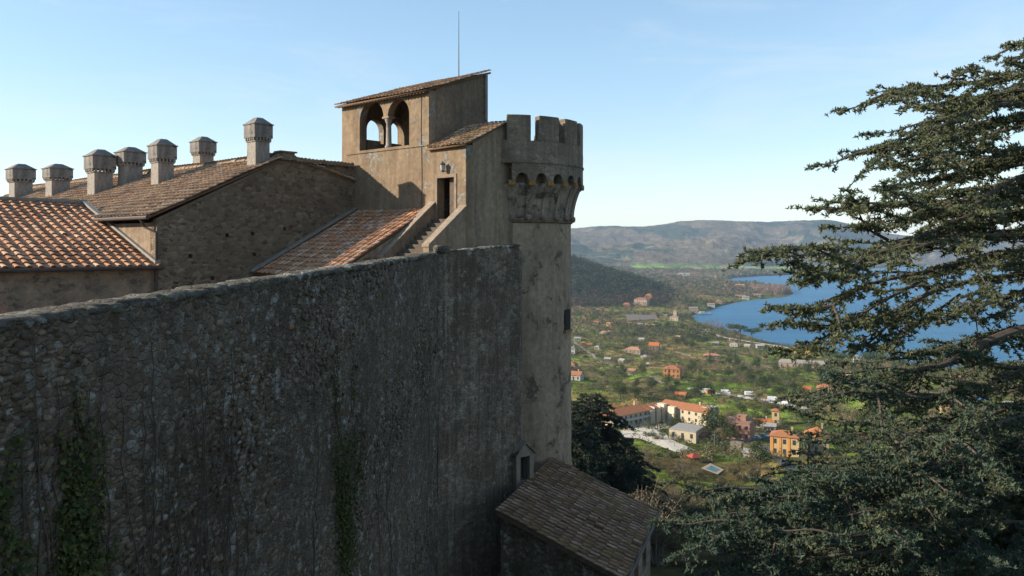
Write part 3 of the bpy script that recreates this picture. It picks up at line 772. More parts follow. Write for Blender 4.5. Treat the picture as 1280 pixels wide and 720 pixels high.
for b in range(NB):
    ac = off - b * ba
    if b * ba > R(190): continue
    for (r, rb) in ((RC, RC - .45),):
        top = 3.95; h = ba / 2; hw = aw / 2 / RC
        pts = [(-h, zsp), (-hw, zsp)] + [(-hw * math.cos(math.pi * i / n), zsp + .36 * math.sin(math.pi * i / n)) for i in range(1, n)] + [(hw, zsp), (h, zsp)]
        V = []; F = []
        for (a, z) in pts: V += [pol(ac + a, r, z), pol(ac + a, r, top), pol(ac + a, rb, z), pol(ac + a, rb, top)]
        for i in range(len(pts) - 1):
            q = i * 4; F += [(q, q + 4, q + 5, q + 1), (q + 2, q + 3, q + 7, q + 6), (q, q + 2, q + 6, q + 4)]
        mb.add(V, F)
skirt = under(tower, mb.build('arch_ring', M['crown']))
mb = MB(); aa = [R(182) - R(200) * k / 90 for k in range(91)]; V = []
for rd, z in ((RC - .3, 3.952), (RC + .05, 3.955), (RC + .05, 4.027), (RC - .3, 4.029)): V += [pol(a, rd, z) for a in aa]
mb.add(V, [(j * 91 + k, j * 91 + k + 1, ((j + 1) % 4) * 91 + k + 1, ((j + 1) % 4) * 91 + k) for j in range(4) for k in range(90)] + [(0, 91, 182, 273), (363, 272, 181, 90)])
under(tower, mb.build('string_course', M['crown']))
mb = MB(); aa = [R(184) - R(196) * k / 90 for k in range(91)]; V = []      # flared panels between the corbels
pf = [(RS + .01, zM + .05)] + [(RS + .06 + (RC - RS - .16) * (f / 7) ** 1.9, zM + .12 + (2.86 - zM) * f / 7) for f in range(8)] + [(RS + .0, 2.99)]
for rd, z in pf: V += [pol(a, rd, z) for a in aa]
mb.add(V, [(j * 91 + k, j * 91 + k + 1, (j + 1) * 91 + k + 1, (j + 1) * 91 + k) for j in range(len(pf) - 1) for k in range(90)])
under(tower, mb.build('flared_panels', M['niche'], None, smooth=True))
mb = MB(); V = []; nn = 160; rr = np.random.default_rng(8)

aa = [R(182) - R(200) * k / nn for k in range(nn + 1)]; V = []
for j, (rd, z) in enumerate([(RC, 4.03), (RC, 4.3), (RC, 4.55), (RC, 4.8), (RC, zCb), (RC - .5, zCb), (RC - .5, 3.9)]):
    V += [pol(a, rd + (rr.normal() * .006 if j in (1, 2, 3) else 0), z) for a in aa]
n1_ = nn + 1; F = [(j * n1_ + k, j * n1_ + k + 1, (j + 1) * n1_ + k + 1, (j + 1) * n1_ + k) for j in range(6) for k in range(nn)] + [tuple(j * n1_ for j in range(7)), tuple(j * n1_ + nn for j in range(6, -1, -1))]
mb.add(V, F)
under(tower, mb.build('parapet', M['crown'], None))
mb = MB(); mb.prism([pol(R(182) - R(200) * k / 40, RC - .45, 3.7) for k in range(41)], UP * .15); under(tower, mb.build('roof_deck', M['crown']))
def merlon(ac, w, jit):
    V = []; m = 6; rr = np.random.default_rng(int(jit * 1000))
    for zi, z in enumerate((zCb + .002, 5.5, 5.95, zMt + rr.normal() * .03)):
        for r in (RC, RC - .5):
            for i in range(m + 1): V.append(pol(ac + (i / m - .5) * w * (1.0 if zi < 3 else .985), r + rr.normal() * .006, z))
    k = m + 1; F = []
    for zi in range(3):
        b = zi * 2 * k; c = b + 2 * k
        for i in range(m):
            F += [(b + i, b + i + 1, c + i + 1, c + i), (b + k + i + 1, b + k + i, c + k + i, c + k + i + 1)]
        F += [(b, c, c + k, b + k), (b + m, b + k + m, c + k + m, c + m)]
    c = 3 * 2 * k
    F += [(c + i, c + i + 1, c + k + i + 1, c + k + i) for i in range(m)] + [(k + i, k + i + 1, i + 1, i) for i in range(m)]
    mb = MB(); mb.add(V, F); return mb
ma = R(22.5)
for i in range(8):
    ac = R(180) - R(10.2) - i * ma
    under(tower, merlon(ac, R(16.6), i + .5).build('merlon', M['crown'], None, bevel=.03))
def corbel(ac):
    mb = MB(); hw = .17; pr = [(RS - .05, zM + .002)]
    for i in range(9):
        f = i / 8; pr.append((RS + .16 + (RC - RS - .16) * f ** 1.9, zM + .1 + (zsp - zM - .1) * f))
    pr.append((RS - .05, zsp)); V = []
    for sgn in (-1, 1):
        for (r, z) in pr: V.append(pol(ac, r, z) + Vector((math.cos(ac), -math.sin(ac), 0)) * sgn * hw)
    m = len(pr); mb.add(V, [tuple(range(m)), tuple(range(2 * m - 1, m - 1, -1))] + [(i, (i + 1) % m, m + (i + 1) % m, m + i) for i in range(m)])
    return mb
for b in range(NB):
    ac = off - (b - .5) * ba
    if (b - .5) * ba > R(185): continue
    c = under(tower, corbel(ac).build('corbel', M['niche'], None, bevel=.02))
    # knob at the foot, orange lichen on the head
    mb = MB(); d = Vector((math.sin(ac), math.cos(ac), 0)); q = pol(ac, RS + .12, zM + .08)
    mb.tube([q - d * .1, q + d * .06, q + d * .13], [.16, .17, .09], 10); k = under(tower, mb.build('knob', M['crown'], None, smooth=False)); k.parent = c
    mb = MB(); q = pol(ac, RC - .03, zsp - .12); mb.box(q - d * .02 - UP * .13, .34, .22, .24, Vector((d.y, -d.x, 0))); k = under(tower, mb.build('corbel_head', M['orange_lichen'] if b < 5 else M['crown'], None)); k.parent = c
# slit window on the right flank
aw_ = math.pi - math.asin(min(.99, (708 - 640 + 9.3) / FPX * 42 / RS))
q = pol(aw_, RS - .02, -3.95)
d = Vector((math.sin(aw_), math.cos(aw_), 0)); tg_ = Vector((d.y, -d.x, 0))
mb = MB(); mb.box(q + d * .0 - UP * .5, .75, .16, 1.05, tg_); under(tower, mb.build('window', M['dark']))
mb = MB(); mb.box(q - UP * .62, .95, .3, .118, tg_); under(tower, mb.build('window_sill', M['orange_lichen']))

# ------------------------------------------------------------------ annex at the foot of tower and wall
annex = empty('foot_annex', (1.5, 34, -24))
tag(annex, 'small annex with mossy brown tiled roof at the foot of the tower', 'building')
A2 = P(690, 563.5, 40.3); A1 = P(621, 640, 32.6); A2.z = A1.z = (A1.z + A2.z) / 2 - .1
A1 = Vector((-.62, 32.6, A1.z)); 
E2 = P(823, 638, 38.7)
al = (A2 - A1); al.z = 0; aw3 = al.length; alu = al.normalized(); dn = Vector((alu.y, -alu.x, 0))
run = (E2 - A2).dot(dn); zEa = E2.z
up3 = (-dn * run + UP * (A2.z - zEa)).normalized(); l3 = math.hypot(run, A2.z - zEa)
o3 = A1 + dn * run; o3.z = zEa
under(annex, tile_roof('roof', o3 - alu * .1, alu, up3, aw3 + .2, l3, MOSSY, M['tile_old'], None, 0.34, 0.42, seed=51, chan=GAPSHADE, cov=.27))
mb = MB(); p = [A1 + alu * .3 + dn * .05, A1 + alu * .3 + dn * (run - .35)]
mb.prism([Vector((p[0].x, p[0].y, -24)), Vector((p[1].x, p[1].y, -24)), Vector((p[1].x, p[1].y, zEa + .02)), Vector((p[0].x, p[0].y, A1.z - .16))], alu * .5)
under(annex, mb.build('gable_wall', M['curtain']))
mb = MB(); q0 = A1 + dn * (run - .35) + alu * .81; q1 = A2 + dn * (run - .35) - alu * .1
uu = (q1 - q0); uu.z = 0; Lq = uu.length
mb.holes([(0, -24), (Lq, -24), (Lq, zEa - .05), (0, zEa - .05)], [[(c - .55, zEa - 2.2), (c + .55, zEa - 2.2), (c + .55, zEa - .7), (c - .55, zEa - .7)] for c in (1.3, 3.4, 5.5)],
         Vector((q0.x, q0.y, 0)), alu, UP, -dn * .4)
under(annex, mb.build('side_wall', M['wing']))
mb = MB(); mb.prism([q0 - dn * .9 + UP * (-24 - q0.z), q1 - dn * .9 + UP * (-24 - q1.z), q1 - dn * .9 + UP * (zEa - q1.z), q0 - dn * .9 + UP * (zEa - q0.z)], -dn * .1); under(annex, mb.build('interior', M['dark']))
mb = MB(); mb.tube([o3 + dn * .1 - alu * .2 - UP * .05, o3 + dn * .1 + alu * (aw3 + .2) - UP * .05], .07, 8); under(annex, mb.build('gutter', M['gutter']))
mb = MB(); a = A1 - alu * .14 - UP * .02; b = o3 - alu * .14 - UP * .02; mb.prism([a, b, b - UP * .2, a - UP * .2], alu * .12); under(annex, mb.build('verge_board', M['wood']))
# little gabled window block in the angle of wall and tower
win = empty('gabled_window_block', P(648, 600, 37.2))
tag(win, 'small gabled stone window block with iron grille above the annex roof', 'window')
wd = Vector((.60, -.80, 0)).normalized(); wt = Vector((-wd.y, wd.x, 0))
q = P(649, 602, 37.0) + wd * .45
mb = MB(); hw = .5
mb.holes([(-hw, -1.6), (hw, -1.6), (hw, 1.35), (0, 1.85), (-hw, 1.35)], [[(-.27, .15), (.27, .15), (.27, 1.25), (-.27, 1.25)]], q, wt, UP, -wd * 1.6)
under(win, mb.build('surround', M['pale_surround']))
mb = MB(); mb.box(q - wd * .5 + UP * .1, .6, .1, 1.2, wt); under(win, mb.build('window', M['dark']))
mb = MB()
for i in (-.16, 0, .16): mb.tube([q - wd * .12 + wt * i + UP * .12, q - wd * .12 + wt * i + UP * 1.28], .018, 5)
for z in (.35, .65, .95): mb.tube([q - wd * .12 - wt * .28 + UP * z, q - wd * .12 + wt * .28 + UP * z], .016, 5)
under(win, mb.build('grille', M['metal']))
mb = MB()
for sg in (-1, 1):
    a = q + wt * (sg * (hw + .1)) + UP * 1.3 + wd * .08; b = q + UP * 1.88 + wd * .08
    mb.prism([a, b, b + UP * .1, a + UP * .1], -wd * 1.6)
under(win, mb.build('roof', M['niche']))

# courtyard behind the rampart
mb = MB(); mb.prism([Vector((WS.x - 1, WS.y, -5)), Vector((W1.x - .6, W1.y, -5)), Vector((-2, 38, -5)), Vector((-30, 60, -5)), Vector((-40, 20, -5)), Vector((-30, -5, -5))], UP * .3)
tag(mb.build('courtyard', simple('courtyard_gravel', (.24, .2, .16), .95, .3, 2)), kind='structure')
# ------------------------------------------------------------------ terrain, lake and hills
LAKE = -136.0
def sstep(a, b, x):
    t = np.clip((x - a) / (b - a), 0, 1); return t * t * (3 - 2 * t)
def _h(ix, iy, s):
    n = (ix * 374761393 + iy * 668265263 + s * 1442695041) & 0x7fffffff
    n = ((n ^ (n >> 13)) * 1274126177) & 0x7fffffff
    return ((n ^ (n >> 16)) & 0xffff) / 65535.0
def vnoise(x, y, s=0):
    x = np.asarray(x, float); y = np.asarray(y, float)
    ix = np.floor(x).astype(np.int64); iy = np.floor(y).astype(np.int64); fx = x - ix; fy = y - iy
    fx = fx * fx * (3 - 2 * fx); fy = fy * fy * (3 - 2 * fy)
    return (_h(ix, iy, s) * (1 - fx) + _h(ix + 1, iy, s) * fx) * (1 - fy) + (_h(ix, iy + 1, s) * (1 - fx) + _h(ix + 1, iy + 1, s) * fx) * fy
def fbm(x, y, s=0, o=4):
    r = 0; a = .5; f = 1.0
    for i in range(o): r = r + a * vnoise(x * f, y * f, s + i); a *= .5; f *= 2.03
    return r
def sh(px, py):
    D = -LAKE * FPX / (py - HZ); return ((px - 640) / FPX * D, D)
SHORE = [sh(*p) for p in ((905, 351), (925, 354), (945, 355), (962, 357), (978, 360), (987, 363.5), (989, 367), (980, 371), (960, 373), (938, 374.5), (915, 378.5), (895, 383),
         (884, 388), (870, 391.5), (862, 395), (866, 401), (880, 407), (900, 411.5), (922, 417), (945, 425), (975, 431), (1005, 436), (1040, 442), (1075, 447), (1110, 452),
         (1150, 458), (1200, 466), (1280, 472), (1400, 480))]
FARSH = [sh(*p) for p in ((1700, 326), (1400, 328), (1280, 329.5), (1180, 331.5), (1120, 334), (1060, 337.5), (1020, 341), (985, 343.5), (945, 345.5), (915, 347.5))]
POLY = np.array(SHORE + [(4500, 900), (9000, 3000)] + FARSH)
def lake_dist(x, y):
    """signed distance to the shore: positive on land"""
    x = np.asarray(x, float); y = np.asarray(y, float); ins = np.zeros(x.shape, bool); d2 = np.full(x.shape, 1e18)
    n = len(POLY)
    for i in range(n):
        ax, ay = POLY[i]; bx, by = POLY[(i + 1) % n]
        ex, ey = bx - ax, by - ay; t = np.clip(((x - ax) * ex + (y - ay) * ey) / (ex * ex + ey * ey), 0, 1)
        d2 = np.minimum(d2, (x - ax - t * ex) ** 2 + (y - ay - t * ey) ** 2)
        c = ((ay > y) != (by > y)); xx = ax + (y - ay) / (by - ay + 1e-12) * ex
        ins ^= c & (x < xx)
    d = np.sqrt(d2); return np.where(ins, -d, d)
SKYL = [(300, 292), (500, 290), (640, 290), (700, 289.5), (735, 286), (762, 284), (785, 284.5), (800, 285), (820, 283), (845, 279), (870, 277.5), (900, 277), (920, 278.5), (960, 279), (1000, 277), (1030, 277), (1052, 280), (1072, 286),
        (1090, 291), (1130, 296), (1200, 302), (1280, 300), (1400, 298), (1700, 295)]
SKYX = np.array([(p - 640) / FPX for p, q in SKYL]); SKYZ = np.array([(HZ - q) / FPX for p, q in SKYL])
def terrain(x, y):
    x = np.asarray(x, float); y = np.asarray(y, float)
    r = np.sqrt(y * y + .12 * x * x)
    base = np.interp(r, [0, 40, 60, 100, 200, 300, 460, 650, 900, 1000, 1300], [-21, -22, -25, -38, -68, -88, -103, -112.5, -130.5, -133, -133.5])
    ang = np.degrees(np.arctan2(x, y))
    L = np.where(ang < 0, sstep(1, -20, ang), sstep(85, 130, ang)); L = np.where(ang > 0, L, np.where(ang < -180, 1, sstep(3.0, -22, ang)))
    left = np.interp(r, [0, 30, 150, 500, 1500, 2500], [-12, -9, -10, -55, -110, -128])
    z = base + (np.maximum(left, base) - base) * L
    und = (fbm(x / 90, y / 90, 3) - .47) * np.interp(r, [60, 250, 900, 1500], [1.5, 9, 4, 5])
    z = z + und
    d = lake_dist(x, y)
    shore = LAKE + np.clip(d * .04, -6, 3.0) + np.clip((d - 60) * .012, 0, 10)
    k = sstep(820, 1050, r); z = z * (1 - k) + np.where(d < 90, np.minimum(np.maximum(z, shore), shore + 1.5), np.maximum(z, shore)) * k
    z = np.where((d < 40), np.minimum(z, LAKE + d * .05 + .3), z)
    # spur to the left of the valley
    g = 88 * np.exp(-((x - 40) / 262) ** 2 - ((y - 1990) / 300) ** 2) + 70 * np.exp(-((x + 150) / 300) ** 2 - ((y - 2500) / 500) ** 2)
    g = g * (.86 + .3 * fbm(x / 160, y / 160, 9)); z = z + np.where(d > 0, g, 0)
    # far hills: rise from the plain to the measured skyline at about 6.6 km
    yy = np.maximum(r, 1); rat = x / np.maximum(y, 300)
    top = np.interp(rat, SKYX, SKYZ) * 6600 + 136
    st = np.interp(rat, [.0, .1, .25, .36, .45, .6], [3700, 3900, 4300, 4900, 5200, 5400])
    u = np.clip((yy - st) / (6600 - st), 0, 1)
    ridg = (1 - np.abs(fbm(x / 750, y / 1100, 21, 5) * 2 - .96)) ; fold = fbm(x / 330, y / 500, 25, 4)
    hill = top * (u ** 1.15) * (1 - .5 * (1 - u) * (ridg)) + (fold - .47) * 210 * np.sin(np.pi * np.clip(u, 0, 1)) - (fbm(x / 300, y / 300, 31) - .45) * 22 * u + (fbm(x / 45, y / 45, 33, 3) - .45) * 14
    # a lower nearer range in front of the skyline
    near = 75 * np.exp(-((yy - 5000) / 480) ** 2) * (fbm(x / 600, y / 9000 + 3, 41, 3) * 1.8 - .35) * sstep(4100, 4600, yy)
    back = 1 - .35 * sstep(6700, 9000, yy)
    z = z + np.where(d > 25, np.maximum(hill * back + near * (u > 0), 0), 0) * sstep(0, 250, d - 25)
    return z
def tz(x, y): return float(terrain(np.array([x]), np.array([y]))[0])
def ground(px, py):
    """where the ray through a photograph pixel meets the ground"""
    D = np.concatenate([np.arange(50, 1200, .5), np.arange(1200, 6000, 4)]); r = (px - 640) / FPX
    z = terrain(D * r, D); ray = (HZ - py) / FPX * D
    i = int(np.argmax(ray < z)); return Vector((D[i] * r, D[i], z[i]))

# plan sheets drawn on the ground: fields by cell, roads and yards apart
NS = 620
sa_ = rng.uniform(R(1), R(44), NS); sd_ = np.exp(rng.uniform(np.log(120), np.log(4200), NS)); sd_[:430] = np.sqrt(rng.uniform(330 ** 2, 1700 ** 2, 430))
SEED = np.stack([sd_ * np.sin(sa_), sd_ * np.cos(sa_)], 1)
FPAL = np.array([(.075, .11, .022), (.062, .09, .022), (.10, .095, .035), (.085, .07, .036), (.09, .14, .024), (.06, .062, .026), (.12, .10, .05), (.07, .075, .03), (.05, .058, .024), (.075, .06, .035)])
fsel = rng.choice(len(FPAL), NS, p=[.14, .12, .12, .11, .08, .12, .07, .1, .07, .07]); SEEDC = FPAL[fsel] * rng.uniform(.85, 1.15, (NS, 1))
# cells whose colour can be read off the photograph
for px, py, c in ((855, 492, (.075, .12, .022)), (880, 482, (.07, .115, .022)), (840, 478, (.075, .125, .025)), (730, 450, (.075, .115, .025)), (760, 452, (.07, .105, .025)), (740, 470, (.085, .09, .035)), (868, 502, (.06, .11, .02)), (905, 460, (.09, .10, .035)),
                  (775, 385, (.085, .13, .028)), (800, 388, (.085, .125, .028)), (750, 425, (.085, .095, .035)), (1085, 466, (.09, .14, .025)), (1020, 470, (.08, .12, .025)), (1040, 480, (.085, .105, .03)), (985, 492, (.075, .115, .025)),
                  (1180, 535, (.07, .11, .022)), (1240, 530, (.075, .13, .025)), (1120, 540, (.07, .10, .025)), (900, 577, (.075, .12, .022)), (862, 570, (.06, .09, .02)), (940, 500, (.055, .06, .03))):
    g = ground(px, py); SEED = np.vstack([SEED, [g.x, g.y]]); SEEDC = np.vstack([SEEDC, c])
def ground_colour(x, y, z):
    n = len(x); C = np.zeros((n, 3)); wx = x + (fbm(x / 40, y / 40, 50) - .5) * 26; wy = y + (fbm(x / 40, y / 40, 54) - .5) * 26
    best = np.full(n, 1e18); idx = np.zeros(n, int)
    for i, (a, b) in enumerate(SEED):
        d = (wx - a) ** 2 + (wy - b) ** 2; m = d < best; best[m] = d[m]; idx[m] = i
    C = SEEDC[idx].copy()
    # rough scrub between and over the fields
    f = fbm(x / 28, y / 28, 60); m = sstep(.5, .62, f)[:, None]; C = C * (1 - m * .75) + np.array((.055, .05, .026)) * m * .75
    f = fbm(x / 14, y / 14, 66); m = sstep(.55, .66, f)[:, None]; C = C * (1 - m * .6) + np.array((.12, .095, .05)) * m * .6
    r = np.sqrt(x * x + y * y); f = fbm(x / 9, y / 9, 70)
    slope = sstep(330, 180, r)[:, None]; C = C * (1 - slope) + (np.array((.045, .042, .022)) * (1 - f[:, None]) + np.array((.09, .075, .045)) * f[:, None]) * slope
    # far plain and hills of bare woodland
    fw = fbm(x / 210, y / 320, 80, 5)[:, None]; far = sstep(1900, 2400, y)[:, None]
    plain = np.where(fw > .5, np.array((.06, .055, .032)), np.array((.075, .062, .045))); C = C * (1 - far) + plain * far
    gb = (np.exp(-((y - 4250) / 330) ** 2) * sstep(560, 680, x) * sstep(1750, 1500, x))[:, None]; gf = sstep(.3, .6, gb) * np.where(fbm(x / 170, y / 260, 90)[:, None] > .42, 1, .35)
    C = C * (1 - gf) + np.array((.10, .19, .04)) * gf
    gb2 = (sstep(3800, 3950, y) * sstep(5400, 5100, y) * sstep(1450, 1600, x))[:, None] * sstep(.42, .5, fbm(x / 260, y / 260, 95))[:, None]; C = C * (1 - gb2 * .8) + np.array((.11, .14, .05)) * gb2 * .8
    hl = sstep(-122, -100, z)[:, None] * sstep(3300, 3700, y)[:, None]
    wood = np.array((.066, .058, .045)) * (.75 + .5 * fbm(x / 60, y / 60, 100)[:, None]); wood = np.where(fbm(x / 420, y / 700, 105)[:, None] > .56, np.array((.026, .036, .028)), wood)
    wood = np.where(fbm(x / 150, y / 150, 110)[:, None] > .63, np.array((.088, .078, .058)), wood)
    C = C * (1 - hl) + wood * hl
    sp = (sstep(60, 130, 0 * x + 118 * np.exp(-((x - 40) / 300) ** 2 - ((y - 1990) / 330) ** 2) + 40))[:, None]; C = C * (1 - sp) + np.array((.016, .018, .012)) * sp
    return np.clip(C * np.array((2.2, 2.05, 1.75)) , 0, .5)
def ground_sheet():
    az = np.concatenate([np.arange(-180, -20, 4.0), np.arange(-20, 2.5, .5), np.arange(2.5, 38, .075), np.arange(38, 60, .5), np.arange(60, 180.1, 4.0)])
    rr_ = np.concatenate([np.linspace(1, 40, 12), np.exp(np.linspace(np.log(44), np.log(1200), 330)), np.exp(np.linspace(np.log(1206), np.log(9000), 260)), [11000, 13500]])
    A, Rr = np.meshgrid(R(1) * az, rr_); x = (Rr * np.sin(A)).ravel(); y = (Rr * np.cos(A)).ravel(); z = terrain(x, y)
    far_ = Rr.ravel() > 9500; z = np.where(far_, -150, z)
    C = ground_colour(x, y, z); n = len(az); m = len(rr_)
    i = np.arange(m - 1)[:, None] * n + np.arange(n - 1)[None, :]
    F = np.stack([i, i + 1, i + n + 1, i + n], -1).reshape(-1, 4)
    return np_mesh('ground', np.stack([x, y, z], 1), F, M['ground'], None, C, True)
m, nt, b = new_mat('ground_soil_and_grass')
at = nd(nt, 'ShaderNodeAttribute'); at.attribute_name = 'Col'; v0 = coords(nt)
n1 = noise(nt, v0, .12, 8, .75); n2_ = noise(nt, v0, .02, 6, .7); n3 = nd(nt, 'ShaderNodeTexVoronoi', {'Vector': v0, 'Scale': .09, 'Randomness': 1.0}, feature='F1')
col = mix(nt, 1.0, at.outputs[0], ramp(nt, n1, [(.3, .45), (.7, 1.55)]), 'MULTIPLY')
col = mix(nt, 1.0, col, ramp(nt, n2_, [(.32, .5), (.68, 1.5)]), 'MULTIPLY')
col = mix(nt, 1.0, col, ramp(nt, n3.outputs['Distance'], [(.0, 1.25), (.8, .6)]), 'MULTIPLY')
nt.links.new(col, b.inputs['Base Color']); b.inputs['Roughness'].default_value = 1; b.inputs['Specular IOR Level'].default_value = 0
hh = math_(nt, 'ADD', math_(nt, 'MULTIPLY', n1, 6.0), math_(nt, 'MULTIPLY', n3.outputs['Distance'], -5.0))
bp = nd(nt, 'ShaderNodeBump', {'Strength': .9, 'Distance': 1.0, 'Height': hh}); nt.links.new(bp.outputs[0], b.inputs['Normal'])
M['ground'] = m
gr = tag(ground_sheet(), kind='structure')

m, nt, b = new_mat('lake_water')
v0 = coords(nt, (1, 1, 1)); w1 = noise(nt, coords(nt, (.05, .14, .1)), 1.0, 6, .7); w2 = noise(nt, coords(nt, (.004, .011, .01)), 1.0, 5, .6, .5)
col = mix(nt, ramp(nt, w2, [(.35, 0.0), (.65, 1.0)]), (.016, .096, .19), (.026, .128, .24))
nt.links.new(col, b.inputs['Base Color']); b.inputs['Roughness'].default_value = .35; b.inputs['IOR'].default_value = 1.33; b.inputs['Specular IOR Level'].default_value = .1
bp = nd(nt, 'ShaderNodeBump', {'Strength': .9, 'Distance': 2.0, 'Height': w1}); nt.links.new(bp.outputs[0], b.inputs['Normal'])
xs = np.array([(-2000, 600), (9500, 600), (9500, 7500), (-2000, 7500)]); 
lw = np_mesh('lake_water', [(x, y, LAKE) for x, y in xs], [(0, 1, 2, 3)], m); tag(lw, kind='structure')
# ------------------------------------------------------------------ draped strips: roads and yards
def drape(name, ring, mat, dz=.12, n=1):
    """flat sheet over the ground from plan points (a fan of a convex-ish ring)"""
    mb = MB(); pts = [Vector((p[0], p[1], tz(p[0], p[1]) + dz)) for p in ring]; c = sum(pts, Vector()) / len(pts); c.z = tz(c.x, c.y) + dz
    mb.add([c] + pts, [(0, i + 1, (i + 1) % len(pts) + 1) for i in range(len(pts))])
    return tag(mb.build(name, mat), kind='structure')
def road(name, pix, w, mat, dz=.35):
    g = [ground(*p) for p in pix]; pts = []
    for a, b in zip(g, g[1:]):
        k = max(2, int((b - a).length / 8)); pts += [a.lerp(b, i / k) for i in range(k)]
    pts.append(g[-1]); V = []; F = []
    for i, p in enumerate(pts):
        t = pts[min(i + 1, len(pts) - 1)] - pts[max(i - 1, 0)]; t.z = 0; t.normalize(); nrm = Vector((t.y, -t.x, 0)) * w / 2
        for s in (-1, 1):
            q = p + nrm * s; V.append((q.x, q.y, max(tz(q.x, q.y), tz(p.x, p.y)) + dz))
    F = [(2 * i, 2 * i + 1, 2 * i + 3, 2 * i + 2) for i in range(len(pts) - 1)]
    mb = MB(); mb.add(V, F); ROADP.extend([(p.x, p.y, w / 2 + 2.5) for p in pts])
    return tag(mb.build(name, mat), kind='structure')
ROADP = []; BLOCK = []          # places kept free of trees
gravel = simple('pale_gravel', (.42, .38, .32), .95, .15, .3); asphalt = simple('asphalt', (.075, .075, .078), .95, .2, .5); dirt = simple('dirt_track', (.22, .18, .125), .95, .2, .3)
road('gravel_road', [(862, 485), (890, 492), (920, 495), (950, 500), (985, 507), (1010, 512)], 7.5, gravel)
road('street', [(900, 555), (925, 552), (952, 548), (985, 540)], 5, asphalt)
road('lane', [(990, 590), (955, 560), (930, 551)], 4, asphalt)
road('dirt_track', [(716, 425), (735, 440), (752, 452), (780, 466), (830, 480)], 4, dirt)
road('dirt_track', [(880, 412), (900, 421), (940, 428), (975, 433), (1010, 440)], 6, gravel)
road('dirt_track', [(845, 440), (880, 450), (930, 452), (975, 462)], 4, dirt)
yard = [ground(*p) for p in ((768, 541), (790, 535), (826, 531), (838, 533), (832, 542), (838, 551), (868, 563), (845, 566), (800, 549), (778, 547))]
drape('hotel_yard', [(p.x, p.y) for p in yard], gravel, .3); BLOCK += [(p.x, p.y, 7) for p in yard] + [(ground(x, y).x, ground(x, y).y, 9) for x, y in ((800, 540), (820, 540), (830, 552), (850, 562), (815, 548))]
lot = [ground(*p) for p in ((735, 540), (742, 528), (755, 527), (765, 540), (752, 545))]
drape('parking_lot', [(p.x, p.y) for p in lot], gravel, .3); BLOCK += [(ground(748, 535).x, ground(748, 535).y, 12)]
pl = [ground(*p) for p in ((876, 586), (888, 580), (905, 588), (897, 594))]
drape('pool_deck', [(p.x, p.y) for p in pl], simple('pool_paving', (.27, .21, .15), .9, .2), .25)
c = sum(pl, Vector()) / 4; drape('pool_water', [((p.x - c.x) * .62 + c.x, (p.y - c.y) * .62 + c.y) for p in pl], simple('pool_water_blue', (.03, .10, .11), .2, .1), .32)
BLOCK += [(c.x, c.y, 11)]
g0 = ground(800, 398); drape('vineyard', [(ground(*p).x, ground(*p).y) for p in ((782, 394), (821, 393), (822, 400), (784, 402))], simple('bare_vineyard', (.13, .105, .08), 1, .4, .4), 1.2); BLOCK += [(g0.x, g0.y, 55)]

# ------------------------------------------------------------------ houses of the valley
HM = {}
def hm(c, k='wall'):
    c = tuple(x * (.9 if k == 'wall' else .74) for x in c)
    key = (tuple(c), k)
    if key not in HM: HM[key] = simple({'wall': 'house_plaster', 'roof': 'house_roof_tile'}[k], c, .95, .22 if k == 'roof' else .1, .9 if k == 'roof' else .3)
    return HM[key]
CREAM = (.46, .39, .27); YEL = (.47, .34, .165); WHITE = (.42, .40, .36); RUST = (.32, .165, .11); ORW = (.42, .19, .075); PINK = (.38, .28, .215); TAN = (.33, .26, .175); GREY = (.25, .23, .20); STONE = (.24, .20, .15)
ORR = (.39, .155, .068); BRR = (.29, .135, .075); PALER = (.40, .22, .13); GRR = (.34, .32, .29)
M['win'] = simple('dark_window', (.035, .04, .05), .3, .1, 2, 0, .5); M['shutter'] = simple('green_shutter', (.05, .07, .05), .8, .2)
HOUSES = []
